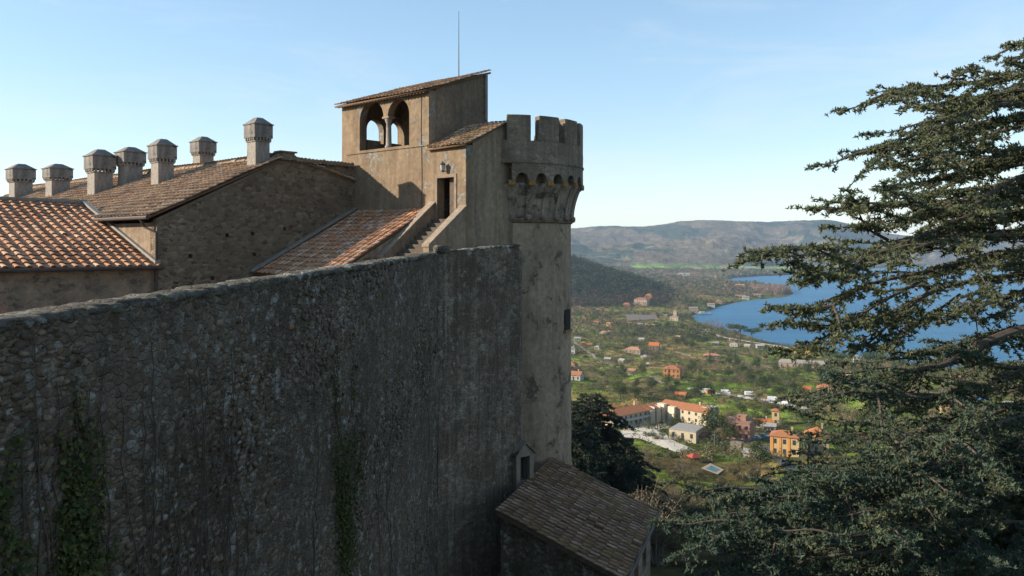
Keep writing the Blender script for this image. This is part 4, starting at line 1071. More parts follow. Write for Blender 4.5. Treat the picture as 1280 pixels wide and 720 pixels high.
def house(label, px, py, az, L, Wd, h, roof='gable', rh=1.8, wall=CREAM, rcol=ORR, st=2, nw=4, name='house', cat='house', ov=.5, loc=None, chim=True, sink=2.5):
    """long axis at azimuth az; the -y side of the local frame looks towards the camera"""
    g = loc if loc is not None else ground(px, py)
    rz = math.pi / 2 - R(az); d = Vector((math.cos(rz), math.sin(rz), 0))
    root = empty(name, g, rz); tag(root, label, cat); HOUSES.append((g.x, g.y, max(L, Wd), label)); BLOCK.append((g.x, g.y, max(L, Wd) * .62 + 2.5))
    if L > 22: BLOCK.extend([((g + d * s).x, (g + d * s).y, Wd * .8 + 2) for s in (-L * .35, L * .35)])
    mb = MB(); mb.box((0, 0, -sink), L, Wd, h + sink - .003)
    if roof == 'gable':
        for s in (-1, 1): mb.prism([Vector((s * (L / 2 - .002), -Wd / 2, h - .003)), Vector((s * (L / 2 - .002), Wd / 2, h - .003)), Vector((s * (L / 2 - .002), 0, h + rh - .1))], (-s * .3, 0, 0))
    mb.build('wall', hm(wall), root)
    mb = MB(); a, b = L / 2 + ov, Wd / 2 + ov; e = .25
    if roof == 'gable':
        k = rh / b * ov
        V = [(-a, -b, h - k), (a, -b, h - k), (a, 0, h + rh), (-a, 0, h + rh), (-a, b, h - k), (a, b, h - k)]
        V2 = [(x, y, z + e) for x, y, z in V]; mb.add(V + V2, [(1, 0, 3, 2), (2, 3, 4, 5), (6, 7, 8, 9), (9, 8, 11, 10), (0, 1, 7, 6), (5, 4, 10, 11), (0, 6, 9, 3), (3, 9, 10, 4), (7, 1, 2, 8), (8, 2, 5, 11)])
    elif roof == 'hip':
        i = max(.1, a - b)
        V = [(-a, -b, h - .1), (a, -b, h - .1), (a, b, h - .1), (-a, b, h - .1)]; V += [(x, y, z + .25) for x, y, z in V] + [(-i, 0, h + rh + .15), (i, 0, h + rh + .15)]
        mb.add(V, [(3, 2, 1, 0), (0, 1, 5, 4), (1, 2, 6, 5), (2, 3, 7, 6), (3, 0, 4, 7), (4, 5, 9, 8), (6, 7, 8, 9), (5, 6, 9), (7, 4, 8)])
    elif roof == 'flat':
        mb.box((0, 0, h), L + .3, Wd + .3, .35); mb.box((0, 0, h + .352), L - .5, Wd - .5, .1)
    rf = mb.build('roof', hm(rcol, 'roof'), root)
    if chim and roof != 'flat' and L > 8:
        mb = MB(); mb.box((L * .22, Wd * .12, h + rh * .4), .8, .7, rh * .75 + 1.0); mb.box((L * .22, Wd * .12, h + rh * 1.15 + 1.01), 1.0, .9, .2); mb.build('chimney', hm(wall), rf)
    if nw and st:
        me = None; hs = h / st
        for f in range(st):
            for i in range(nw):
                x = (i + .5) / nw * L - L / 2
                if me is None:
                    mb = MB(); ww_ = min(1.3, L / nw * .45); mb.box((0, 0, 0), ww_, .1, hs * .48); w0 = mb.build('window', M['win'], root); me = w0.data; o = w0
                else: o = obj_from(me, 'window', root)
                o.location = (x, -Wd / 2 - .03, f * hs + hs * .28)
            for i in range(2 if Wd > 7 else 1):
                o = obj_from(me, 'window', root); k = 2 if Wd > 7 else 1
                o.location = (-L / 2 - .03, (i + .5) / k * Wd - Wd / 2, f * hs + hs * .28); o.rotation_euler = (0, 0, math.pi / 2)
        mb = MB(); mb.box((L * .5 / max(nw, 1) * .0 + L / nw * .0 + L * .02, -Wd / 2 - .03, -.3), 1.1, .1, 2.3); mb.build('door', M['wood'], root)
    return root
# the hotel beside the gravel yard
pA = ground(766.6, 536.4); azA = 50; dA = Vector((math.sin(R(azA)), math.cos(R(azA)), 0)); nA = Vector((-dA.y, dA.x, 0))
LA, WA = 37.0, 13.0
hotel = house('long cream two storey hotel with orange hip roof beside the gravel yard', 0, 0, azA, LA, WA, 6.4, 'hip', 2.4, CREAM, ORR, 2, 9, 'hotel', 'hotel', .8, pA + dA * LA / 2 + nA * WA / 2)
mb = MB()
for f in (0,):
    mb.box((0, -WA / 2 - .75, 3.1), LA * .8, 1.4, .2)
    mb.box((0, -WA / 2 - 1.42, 3.302), LA * .8, .08, .9)
for i in range(9): mb.box((-LA * .4 + i * LA * .1 + .1, -WA / 2 - 1.35, -.5), .25, .25, 3.59)
mb.build('balcony', hm(WHITE), hotel)
for i, xx in enumerate((12.5, 17.6, 22.4)):      # stepped gables at the far end of the wing
    mb = MB(); mb.box((xx - .0, -WA / 2 - 1.0, -1), 3.6, 2.0, 7.4, (1, 0, 0)); mb.build('bay', hm(CREAM), hotel)
    mb = MB(); b = Vector((xx, -WA / 2 - 1.1, 6.402)); mb.prism([b + Vector((-2.1, 0, 0)), b + Vector((2.1, 0, 0)), b + Vector((2.1, 6.6, 2.0)), b + Vector((-2.1, 6.6, 2.0))], (0, 0, .3)); mb.build('roof', hm(ORR, 'roof'), hotel)
    mb = MB(); mb.box((xx + 2.3, -WA / 2 + 2.0, 6.0), .3, 6.4, 1.9); mb.build('party_wall', hm(WHITE), hotel)
pB = pA + dA * (LA + 11.5) + nA * 3; azB = 136; dB = Vector((math.sin(R(azB)), math.cos(R(azB)), 0)); nB = Vector((-dB.y, dB.x, 0))
hb = house('cream hotel wing with orange gable roof running down behind the bushes', 0, 0, azB, 31, 12, 7.2, 'gable', 2.2, CREAM, ORR, 2, 7, 'hotel_wing', 'hotel', .7, pB + dB * 15 + nB * 1)
mb = MB(); mb.box((-13, -7.6, -2), 5, 3.2, 10.6); mb.box((-6, -7.4, -2), 4.4, 2.8, 9.8); mb.build('stair_tower', hm((.58, .50, .38)), hb)
mb = MB(); mb.box((13, 2, 6), 6, 8, 3.2); mb.build('roof_terrace', hm(WHITE), hb)
fb0 = ground(837, 548); fb1 = ground(861, 553.5); dF = (fb1 - fb0); dF.z = 0; azF = math.degrees(math.atan2(dF.x, dF.y)); dF.normalize(); nF = Vector((-dF.y, dF.x, 0))
house('small flat roofed cream restaurant beside the gravel yard', 0, 0, azF, 13.5, 15, 4.4, 'flat', 0, CREAM, GRR, 1, 3, 'restaurant', 'building', .3, fb0 + dF * 6.5 + nF * 7.5)
g = ground(869, 551); house('red tiled open porch next to the flat roofed restaurant', 0, 0, azF, 8, 8, 2.6, 'hip', 1.2, BRR, BRR, 0, 0, 'porch', 'porch', .4, g + nF * 4, False)
rb = house('rust brown flat roofed house with a square roof room', 924, 547, 118, 12.5, 12, 8.3, 'flat', 0, RUST, (.30, .18, .13), 2, 4)
mb = MB(); mb.box((1, 1, 8.75), 5, 5, 2.2); mb.build('roof_room', hm(RUST), rb)
house('low house with bright orange roof behind the rust brown house', 953, 534, 110, 9, 7, 3, 'gable', 1.6, WHITE, (.50, .14, .04), 1, 2)
house('grey and white shed next to the bright orange roof', 961, 538, 110, 7, 6, 2.8, 'gable', 1.1, WHITE, GRR, 1, 2, 'shed', 'shed')
yh = house('yellow villa with orange bands half hidden by the cedar', 982, 568, 115, 12, 9, 8.6, 'hip', 2.0, YEL, ORR, 2, 3, 'villa')
mb = MB()
for x in (-5.2, -1.8, 1.8): mb.box((x, -4.56, -1), 1.1, .2, 9.2)
mb.build('pilaster', hm((.55, .24, .06)), yh)
house('square tan house under a pyramid orange roof beside the yellow villa', 1021, 562, 112, 10, 9.5, 6.6, 'hip', 3.4, TAN, (.45, .17, .06), 2, 3)
house('narrow yellow tower house above the yellow villa', 970, 531, 115, 4, 4, 8, 'hip', 1.2, YEL, ORR, 2, 1)
house('pale rubble outbuilding below the street', 941, 573, 125, 7, 5, 2.8, 'gable', 1.0, GREY, GRR, 1, 1, 'outbuilding', 'shed')
house('tan stone store with flat top below the street', 921, 563, 120, 5, 4, 3.4, 'flat', 0, STONE, STONE, 1, 1, 'outbuilding', 'shed')
house('bright orange two storey villa standing alone in the green fields', 841, 471, 112, 14, 11, 7.2, 'hip', 2.4, ORW, ORR, 2, 4, 'villa')
house('long low brown farmhouse with faded orange roof', 793, 441, 122, 20, 12, 4.0, 'hip', 3.2, STONE, PALER, 1, 4, 'farmhouse')
house('dark stone cottage with vivid orange roof', 818, 437, 110, 12, 10, 5.6, 'gable', 3.4, (.2, .16, .12), (.50, .155, .045), 1, 3)
house('orange roofed house at the tower edge, upper one', 713, 461, 115, 12, 9, 4.5, 'hip', 2.6, TAN, ORR, 1, 3)
house('white house with orange roof at the tower edge, lower one', 719, 475, 115, 12, 9, 4.8, 'gable', 2.6, WHITE, ORR, 1, 3)
house('white house just past the slit window of the tower', 715, 442, 110, 9, 8, 7, 'hip', 1.6, WHITE, GREY, 2, 2)
vl = house('large pale pink villa on the slope under the dark wooded spur', 802, 381, 118, 27, 16, 11, 'hip', 3.5, PINK, BRR, 3, 6, 'villa')
house('orange roofed villa wing beside the large pink villa', 811, 377, 110, 13, 12, 13, 'hip', 3.5, ORW, ORR, 2, 3, 'villa')
house('low orange roofed house left of the large pink villa', 783, 383, 115, 17, 10, 4, 'hip', 2.6, ORW, ORR, 1, 4)
house('pink and white boathouse at the inner corner of the bay', 867, 390, 100, 17, 11, 9, 'flat', 0, PINK, WHITE, 2, 5, 'boathouse', 'boathouse')
g = ground(866, 391); pr = empty('pier', (g.x + 22, g.y - 6, LAKE)); tag(pr, 'pale bathing pier on posts beside the boathouse', 'pier')
mb = MB(); mb.box((0, 0, 2.2), 24, 9, .8); mb.build('deck', hm(WHITE), pr)
mb = MB(); [mb.tube([(x, y, -8), (x, y, 2.2)], .35, 6) for x in (-11, -4, 4, 11) for y in (-4, 4)]; mb.build('posts', M['wood'], pr)
mb = MB(); mb.box((-5, 1, 3.0), 9, 5, 3.2); mb.build('cabin', hm(WHITE), pr)
house('cream villa with a square tower near the lake shore', 843, 401, 112, 14, 10, 7, 'hip', 2, CREAM, PALER, 2, 3, 'villa')
house('slim square tower beside the cream shore villa', 844, 399, 112, 5, 5, 15, 'hip', 1.6, CREAM, PALER, 3, 1, 'villa_tower', 'tower')
sd = house('wide grey roofed lakeside shed with white walls', 1003, 459, 112, 44, 24, 5.2, 'gable', 2.0, PINK, (.36, .31, .25), 1, 8, 'shed', 'shed')
house('orange roofed yellow building behind the lakeside shed', 1003, 442, 100, 18, 10, 6.5, 'hip', 2.2, (.62, .36, .06), (.52, .16, .035), 2, 5)
house('white lakeside house among the umbrella pines', 1072, 453, 100, 10, 8, 7, 'flat', 0, WHITE, WHITE, 2, 3)
house('white low slab roofed house on the shore past the pines', 1086, 450, 105, 12, 8, 4, 'gable', 1.2, WHITE, WHITE, 1, 3)
house('long flat house with pale orange roof behind the field hedge', 890, 447, 100, 18, 10, 3, 'hip', 1.8, STONE, (.47, .22, .12), 1, 4)
house('orange roofed cottage among bare bushes near the right cedar boughs', 1031, 491, 110, 10, 7, 3.6, 'hip', 2.4, TAN, ORR, 1, 3)
house('small orange roof left of the cottage in the bare bushes', 1008, 490, 112, 6, 5, 2.6, 'gable', 1.4, TAN, (.48, .13, .05), 1, 2)
house('pale cottage with peach roof beside the bright green field', 1060, 474, 105, 9, 7, 3.4, 'gable', 1.8, TAN, PALER, 1, 2)
house('long white low building in front of the umbrella pines', 1048, 470, 108, 12, 6, 2.6, 'gable', 1.0, WHITE, BRR, 1, 3)
house('small yellow house seen through the cedar boughs', 1183, 517, 112, 7, 6, 4.4, 'gable', 1.8, YEL, PALER, 1, 2)
house('brown red roofed farmhouse seen through the cedar boughs', 1224, 522, 112, 14, 10, 3.6, 'hip', 3.0, TAN, (.30, .10, .06), 1, 3, 'farmhouse')
house('shed under a bright blue sheet roof seen through the cedar', 1219, 504, 110, 9, 6, 2.8, 'gable', .8, GREY, (.03, .17, .50), 1, 2, 'shed', 'shed')
house('white shore house at the far right above the blue shed', 1243, 493, 100, 18, 10, 6, 'hip', 2, WHITE, BRR, 2, 4)
house('white flat roofed house at the right edge of the view', 1270, 512, 108, 13, 8, 4, 'flat', 0, WHITE, GRR, 1, 3)
house('pale house on the shore above the thick cedar limb', 1195, 478, 100, 9, 8, 5, 'gable', 1.6, PINK, BRR, 1, 3)
house('white cottage low between the cedar boughs', 1140, 553, 110, 6, 5, 3, 'gable', 1.4, WHITE, GRR, 1, 2)
# headland, far shore and the scattered cottages
for (px, py, L, h, w, r, lab) in ((925, 359, 26, 7, ORW, PALER, 'orange house among the bare trees of the headland'), (926, 372, 24, 5, WHITE, PALER, 'white low house by the water on the headland'),
        (932, 374, 16, 5, WHITE, GRR, 'small white shore house at the waterline of the headland'), (947, 371, 14, 5, TAN, PALER, 'tan house near the tip of the headland'), (905, 358, 20, 6, TAN, ORR, 'tan house at the neck of the headland'),
        (898, 379, 14, 4, TAN, PALER, 'tan shore cottage above the inner bay'), (889, 384, 15, 5, WHITE, PALER, 'white shore cottage beside the boathouse trees'),
        (855, 345, 44, 9, WHITE, GRR, 'white building on the far plain below the hills'), (872, 338, 40, 9, GREY, PALER, 'grey farm on the far green plain'), (905, 335, 40, 10, TAN, BRR, 'tan farm group on the far green plain'), (938, 337, 50, 9, GREY, GRR, 'long grey farm shed on the far shore'), (925, 334, 30, 10, WHITE, PALER, 'white farm on the far green plain')):
    house(lab, px, py, 100, L, L * .5, h, 'gable', h * .35, w, r, 0, 0, chim=False, ov=.8)
small = [(726, 402, 10, PINK, BRR, 'pink cottage nearest the tower under the wooded spur'), (746, 404, 9, TAN, ORR, 'tan cottage with orange roof in the left olive groves'), (763, 407, 13, ORW, PALER, 'orange walled cottage in the left olive groves'),
         (730, 400, 9, TAN, BRR, 'brown roofed cottage near the wooded spur'), (800, 407, 10, WHITE, GRR, 'white cottage under the bare vineyard'), (809, 408, 10, PINK, PALER, 'pink cottage under the bare vineyard'), (816, 408, 9, WHITE, PALER, 'white and peach cottage under the bare vineyard'),
         (822, 401, 8, PINK, PALER, 'pink cottage at the end of the vineyard'), (832, 396, 8, WHITE, GRR, 'white cottage above the cream shore villa'), (756, 418, 15, PINK, PALER, 'wide pink house above the dirt track'), (762, 416, 9, TAN, PALER, 'tan cottage above the dirt track'),
         (802, 426, 9, WHITE, WHITE, 'white caravan-like cabin in the middle fields'), (848, 423, 8, YEL, PALER, 'yellow cottage by the dark grove'), (873, 421, 8, WHITE, GRR, 'white cabin beyond the dark grove'), (729, 431, 9, ORW, ORR, 'orange roofed cottage beside the dirt track'),
         (722, 425, 11, WHITE, GRR, 'white house beside the dirt track'), (737, 433, 8, PINK, ORR, 'pink hut with orange roof beside the dirt track'), (747, 436, 8, WHITE, GRR, 'white hut beside the dirt track'), (778, 453, 9, WHITE, GRR, 'white cabin with blue-grey roof in the green meadow'),
         (790, 466, 10, STONE, PALER, 'stone hut with pale roof under the big bush'), (760, 451, 9, STONE, GRR, 'stone hut at the end of the meadow'), (807, 448, 11, GREY, GRR, 'low grey shed in front of the orange roofed farmhouse'), (810, 458, 5, WHITE, WHITE, 'tiny white shed in the meadow'),
         (895, 431, 9, WHITE, GRR, 'white shore cabin by the dark grove'), (915, 426, 9, WHITE, PALER, 'white shore house with peach roof'), (918, 433, 13, WHITE, GRR, 'long white shore shed'), (935, 434, 10, TAN, GRR, 'tan shed on the shore'), (950, 435, 12, WHITE, WHITE, 'white beach hut row building'), (968, 436, 9, TAN, GRR, 'tan beach hut by the shore track'),
         (851, 497, 9, TAN, (.48, .13, .05), 'tan hut with red awning roof by the gravel road'), (854, 498, 5, ORW, ORR, 'little orange lean-to beside the tan hut')]
for (px, py, L, w, r, lab) in small:
    house(lab, px, py, 95 + (px * 7) % 50, L * .8, L * .6, 2.4 if L < 12 else 3.4, 'gable' if px % 3 else 'hip', 1.5, w, r, 1, 2, 'cottage', 'house', .5, None, False)
# gazebo and red awning
for (px, py, lab, c) in ((867, 578, 'red roofed garden gazebo on posts beside the pool lawn', (.35, .06, .04)), (739, 508, 'bright red awning on posts beside the tower edge trees', (.55, .06, .02))):
    g = ground(px, py); gz = empty('gazebo', g); tag(gz, lab, 'gazebo'); BLOCK.append((g.x, g.y, 5))
    mb = MB(); mb.box((0, 0, 2.4), 4.6, 4.6, 1.3, (1, .4, 0), .15); mb.build('roof', hm(c), gz)
    for sx in (-1.8, 1.8):
        for sy in (-1.8, 1.8): mb = MB(); mb.tube([(sx, sy, -.6), (sx, sy, 2.45)], .1, 6); mb.build('post', M['wood'], gz)
# vehicles
M['glass'] = simple('car_glass', (.03, .04, .05), .15, .1, 2, 0, .6); M['tyre'] = simple('tyre_rubber', (.02, .02, .02), .9, .1)
def vehicle(label, px, py, az, c, van, group):
    g = ground(px, py); k = 'camper_van' if van else 'parked_car'; root = empty(k, g + UP * .35, math.pi / 2 - R(az)); tag(root, label, 'van' if van else 'car', group); BLOCK.append((g.x, g.y, 4))
    L, H = (6.5, 2.9) if van else (4.3, 1.45); m = simple('car_paint', c, .3, .05, 3, 0, .5); mb = MB()
    if van: pr = [(-L / 2, .35), (L / 2, .35), (L / 2 + .02, 1.2), (L / 2 - .7, 1.7), (L / 2 - 1.1, H), (-L / 2, H)]
    else: pr = [(-L / 2, .3), (L / 2, .3), (L / 2, .75), (L / 2 - 1.0, .92), (L / 2 - 1.7, H), (-L / 2 + .7, H), (-L / 2 + .05, .95)]
    mb.prism([Vector((x, -.9, z)) for x, z in pr], (0, 1.8, 0)); mb.build('body', m, root, bevel=.06)
    mb = MB(); mb.prism([Vector((x, -.912, z)) for x, z in (([(L / 2 - 1.9, 1.5), (L / 2 - .75, 1.5), (L / 2 - 1.15, 2.2), (L / 2 - 1.9, 2.2)]) if van else [(-L / 2 + .45, .95), (L / 2 - 1.15, .95), (L / 2 - 1.75, 1.36), (-L / 2 + .8, 1.36)])], (0, 1.824, 0)); mb.build('side_window', M['glass'], root)
    for x in (-L * .3, L * .31):
        for y in (-.86, .7): mb = MB(); mb.tube([(x, y, .33), (x, y + .16, .33)], .33, 12); mb.build('wheel', M['tyre'], root)
WC, RC_, BC, SCOL = (.75, .75, .74), (.4, .04, .03), (.05, .1, .25), (.4, .41, .42)
for i, (px, py, az, c, v, lab) in enumerate(((752, 512, 80, WC, 1, 'white van parked by the reed hedge near the red awning'), (884, 491, 95, WC, 1, 'white camper van parked where the gravel road starts'), (888, 493, 70, (.5, .2, .04), 1, 'orange fronted van parked behind the white camper'),
        (907, 493, 100, WC, 1, 'white van parked along the upper gravel road'), (937, 495, 95, WC, 1, 'white van parked halfway down the gravel road'), (966, 502, 100, WC, 1, 'white van parked low on the gravel road'),
        (983, 506, 110, WC, 1, 'white camper van at the lower end of the gravel road'), (990, 506, 110, SCOL, 0, 'silver car at the lower end of the gravel road'), (741, 533, 60, WC, 0, 'white car parked in the hotel lot, first in row'),
        (745, 535, 60, SCOL, 0, 'silver car parked in the hotel lot'), (749, 537, 60, WC, 0, 'white car parked in the hotel lot close to the hotel wall'), (744, 530, 60, BC, 0, 'dark blue car parked in the hotel lot'), (750, 531, 60, RC_, 0, 'red car parked in the hotel lot'),
        (755, 541, 60, WC, 0, 'white car parked at the near edge of the hotel lot'), (946, 549, 110, WC, 0, 'white car on the street by the rust brown house'), (938, 550, 110, BC, 0, 'blue car on the street by the rust brown house'), (955, 547, 110, SCOL, 0, 'silver car on the street near the yellow villa'), (790, 536, 50, SCOL, 0, 'silver car parked against the hotel facade'))):
    vehicle(lab, px, py, az, c, v, 'vans parked along the gravel road' if v else 'cars parked round the hotel and street')
for px, py, lab in ((893, 561, 'pale utility pole beside the street hedge'), (811, 470, 'grey utility pole in the green meadow'), (843, 560, 'grey utility pole at the yard entrance')):
    g = ground(px, py); mb = MB(); mb.tube([g - UP, g + UP * 8], [.16, .11], 6); mb.box(g + UP * 7.2, 1.6, .1, .12, (1, .3, 0)); tag(mb.build('utility_pole', M['lead']), lab, 'pole')
# ------------------------------------------------------------------ vegetation
LB = np.array((1.75, 1.6, 1.5)); LD = np.array((1.45, 1.4, 1.25))
def quads_cloud(P_, N_, size, r, tri=False):
    """small leaf faces at points P_, facing roughly N_"""
    n = len(P_); a = r.normal(size=(n, 3)); N_ = N_ / (np.linalg.norm(N_, axis=1, keepdims=True) + 1e-9)
    t = np.cross(N_, a); t /= np.linalg.norm(t, axis=1, keepdims=True) + 1e-9; b = np.cross(N_, t); s = (size * r.uniform(.6, 1.4, n))[:, None]
    k = r.uniform(.5, .9, (n, 1))
    V = np.stack([P_ - t * s * .5, P_ + b * s * .5 * k, P_ + t * s * .5, P_ - b * s * .5 * k], 1).reshape(-1, 3)
    F = np.arange(4 * n).reshape(-1, 4)
    return V, F
def crown_points(r, n, lobes, flat=1.0):
    L = np.array(lobes); w = L[:, 3] ** 2; k = r.choice(len(L), n, p=w / w.sum()); d = r.normal(size=(n, 3)); d /= np.linalg.norm(d, axis=1, keepdims=True)
    rad = r.uniform(.25, 1.0, n) ** .45
    P_ = L[k, :3] + d * (rad * L[k, 3])[:, None] * np.array((1, 1, flat)); N_ = d + r.normal(size=(n, 3)) * .55 + np.array((0, 0, .35))
    return P_, N_, rad, k
KIND = {   # height, leaf colours, label words
    'round_tree': dict(h=9, c=[(.035, .05, .018), (.05, .065, .022), (.028, .04, .018)], n=620, lab='dark green round tree'),
    'olive_tree': dict(h=5, c=[(.075, .082, .05), (.095, .10, .065), (.06, .066, .04)], n=300, lab='grey green olive tree'),
    'bare_tree': dict(h=8, c=[(.12, .085, .06), (.15, .11, .08), (.10, .075, .052)], n=330, lab='brown leafless tree'),
    'umbrella_pine': dict(h=13, c=[(.03, .048, .018), (.042, .062, .022)], n=900, lab='dark flat topped umbrella pine'),
    'cypress': dict(h=12, c=[(.018, .028, .013), (.026, .036, .016)], n=300, lab='thin dark cypress'),
    'bush': dict(h=3, c=[(.055, .06, .026), (.085, .078, .034), (.045, .05, .024)], n=200, lab='rough olive brown bush'),
}
def proto(kind, seed, dens=1.0, leaf=1.0):
    r = np.random.default_rng(seed); K = KIND[kind]; h = K['h']; n = int(K['n'] * dens)
    if kind == 'umbrella_pine':
        lobes = [(r.normal() * 2.4, r.normal() * 2.4, h * .82 + r.normal() * .5, r.uniform(1.9, 2.7)) for _ in range(11)]; fl = .62; tr = h * .8; sz = .75
    elif kind == 'cypress':
        lobes = [(0, 0, h * f, .95 * math.sin(math.pi * min(1, .16 + f * .86)) ** .7 + .1) for f in np.linspace(.12, .95, 9)]; fl = 1.4; tr = h * .15; sz = .5
    elif kind == 'bush':
        lobes = [(r.normal() * 1.1, r.normal() * 1.1, h * r.uniform(.25, .6), r.uniform(.7, 1.3)) for _ in range(6)]; fl = .8; tr = .6; sz = .5
    else:
        R0 = h * .40; lobes = [(0, 0, h * .56, R0 * .85)] + [(math.cos(a) * R0 * .62, math.sin(a) * R0 * .62, h * r.uniform(.3, .76), R0 * r.uniform(.45, .66)) for a in np.linspace(0, 6.28, 7)[:6] + r.uniform(0, 1)] + [(r.normal() * .5, r.normal() * .5, h * .86, R0 * .45)]; fl = .85; tr = h * .28; sz = .62 if kind != 'olive_tree' else .42
    P_, N_, rad, k = crown_points(r, n, lobes, fl)
    if kind == 'bare_tree': N_ = r.normal(size=P_.shape); sz = .42
    P_[:, 2] = np.maximum(P_[:, 2], .1)
    V, F = quads_cloud(P_, N_, np.full(n, sz * leaf), r)
    lobec = r.uniform(.75, 1.3, len(lobes))[k]; C = np.array(K['c'])[r.integers(len(K['c']), size=n)] * (LD if kind in ('round_tree', 'umbrella_pine', 'cypress') else LB) * (lobec * r.uniform(.8, 1.25, n))[:, None]
    o = np_mesh('crown', V, F, M['leaf'], None, np.repeat(C, 4, 0))
    mb = MB(); mb.tube([(0, 0, -1.5), (r.normal() * .1, r.normal() * .1, tr * .5), (r.normal() * .2, r.normal() * .2, max(tr, h * .45))], [.035 * h, .026 * h, .012 * h], 6)
    for q in range(4 if kind not in ('cypress', 'bush') else 0):
        a = r.uniform(0, 6.28); e = h * .24; mb.tube([(0, 0, tr * r.uniform(.6, .95)), (math.cos(a) * e, math.sin(a) * e, min(h * .85, tr + h * .2))], [.014 * h, .006 * h], 5)
    t = mb.build('trunk', M['bark'])
    me = (o.data, t.data); bpy.data.objects.remove(o); bpy.data.objects.remove(t)
    return me
PROTO = {k: [proto(k, 100 + i * 7 + len(k), 2.2, .68) for i in range(3)] for k in KIND}
NTREE = [0]
def plant(kind, x, y, scale, label, cat, group=None, z=None, rz=None, meshes=None, sz=1.0, stretch=1.0):
    me = meshes or PROTO[kind][NTREE[0] % 3]; NTREE[0] += 1
    root = empty(kind, (x, y, tz(x, y) if z is None else z), rng.uniform(0, 6.28) if rz is None else rz); root.scale = (scale * sz, scale * sz, scale * stretch); tag(root, label, cat, group)
    obj_from(me[0], 'crown', root); obj_from(me[1], 'trunk', root)
    BLOCK.append((x, y, KIND[kind]['h'] * scale * .3)); return root
# trees one can name in the photograph
for kind, px, py, s, lab in (('round_tree', 891, 548, 1.9, 'large dark evergreen tree between the hotel wing and the rust brown house'), ('round_tree', 912, 552, 1.15, 'dark round tree right in front of the rust brown house'),
        ('cypress', 836, 474, .95, 'thin dark cypress in front of the bright orange villa'), ('round_tree', 864, 467, 1.45, 'tall dark tree right of the bright orange villa'), ('round_tree', 911, 472, 1.1, 'dark round tree alone above the gravel road'),
        ('umbrella_pine', 925, 428, 2.0, 'broad umbrella pine at the lake shore, the largest one left of the shed'), ('umbrella_pine', 940, 429, 1.6, 'smaller umbrella pine next to the largest shore pine'), ('umbrella_pine', 1037, 462, 1.6, 'umbrella pine right of the lakeside shed'),
        ('umbrella_pine', 1052, 463, 1.3, 'umbrella pine between the lakeside shed and the white house'), ('umbrella_pine', 1088, 471, 1.7, 'wide umbrella pine in front of the white shore houses'), ('umbrella_pine', 1103, 469, 1.4, 'umbrella pine at the right end of the shore pines'),
        ('round_tree', 868, 497, .8, 'dark round tree behind the white camper van'), ('round_tree', 775, 500, 1.75, 'big olive brown tree above the hotel'), ('round_tree', 793, 497, 1.2, 'dark tree beside the big olive brown tree above the hotel'),
        ('bare_tree', 742, 478, 1.2, 'brown leafless tree in the meadow near the tower'), ('round_tree', 829, 549, .62, 'dark bushy tree in the yard before the hotel wing'), ('round_tree', 816, 548, .5, 'small dark tree at the left of the yard planting'), ('bush', 822, 550, 1.2, 'round shrub in the yard planting'),
        ('bush', 810, 546, 1.1, 'low shrub at the end of the yard planting')):
    g = ground(px, py); plant(kind, g.x, g.y, s, lab, 'tree' if kind != 'bush' else 'bush', sz=1.25 if kind == 'umbrella_pine' else 1)
for i, (px, py) in enumerate(((881, 413), (889, 414), (895, 415), (902, 416), (912, 418), (918, 420))):
    g = ground(px, py); plant('bare_tree', g.x, g.y, 1.9 + .2 * (i % 3), 'tall pale leafless poplar at the lake edge', 'tree', 'leafless poplars along the lake edge', stretch=1.15, sz=.75)
for i, (px, py) in enumerate(((862, 424), (866, 427), (871, 426), (875, 430), (880, 431), (884, 430), (853, 430), (846, 432), (890, 424), (858, 434), (865, 437))):
    g = ground(px, py); plant('round_tree', g.x, g.y, 1.25 + .15 * (i % 3), 'dark evergreen of the grove by the shore track', 'tree', 'dark evergreens of the shore grove')

def blocked(x, y, m=0):
    B = np.array(BLOCK + ROADP); return bool((((B[:, 0] - x) ** 2 + (B[:, 1] - y) ** 2) < (B[:, 2] + m) ** 2).any())
def visible_mask(x, y): a = np.degrees(np.arctan2(x, y)); return (a > 3.2) & (a < 36)
# individual trees of the nearer fields, named after the house they stand by
r = np.random.default_rng(77); cand = []
kinds = ['round_tree', 'olive_tree', 'bare_tree', 'bush', 'cypress']
def nearest(x, y): return min(HOUSES, key=lambda h: (h[0] - x) ** 2 + (h[1] - y) ** 2)
n = 0; tries = 0
while n < 270 and tries < 9000:
    tries += 1; d = math.sqrt(r.uniform(335 ** 2, 900 ** 2)); a = R(r.uniform(3.6, 33)); x, y = d * math.sin(a), d * math.cos(a)
    if float(lake_dist(np.array([x]), np.array([y]))[0]) < 12: continue
    cl_ = float(fbm(np.array([x / 60]), np.array([y / 60]), 200)[0])
    if r.uniform() > sstep(.36, .56, cl_) + .12: continue
    if blocked(x, y, 2): continue
    u = float(fbm(np.array([x / 110]), np.array([y / 110]), 210)[0]); k = r.choice(kinds, p=[.3, .36, .14, .18, .02] if u < .47 else [.26, .22, .28, .22, .02])
    s = r.uniform(.75, 1.45) if k != 'bush' else r.uniform(.8, 1.7)
    h = nearest(x, y)[3]
    for w_ in (' with ', ' beside ', ' behind ', ' in the ', ' seen ', ' at the ', ' just ', ' near ', ' left ', ' under ', ' above ', ', ', ' along ', ' half ', ' standing ', ' on the ', ' by the ', ' below ', ' among ', ' between ', ' next ', ' past ', ' over ', ' low '): h = h.split(w_)[0] if len(h.split(w_)[0].split()) >= 3 else h
    h = ' '.join(h.split()[:9])
    lab = f"{KIND[k]['lab']} standing near the {h}"
    plant(k, x, y, s, lab, 'bush' if k == 'bush' else 'tree', f"{KIND[k]['lab']}s near the {h}"); n += 1
print('individual trees', n)

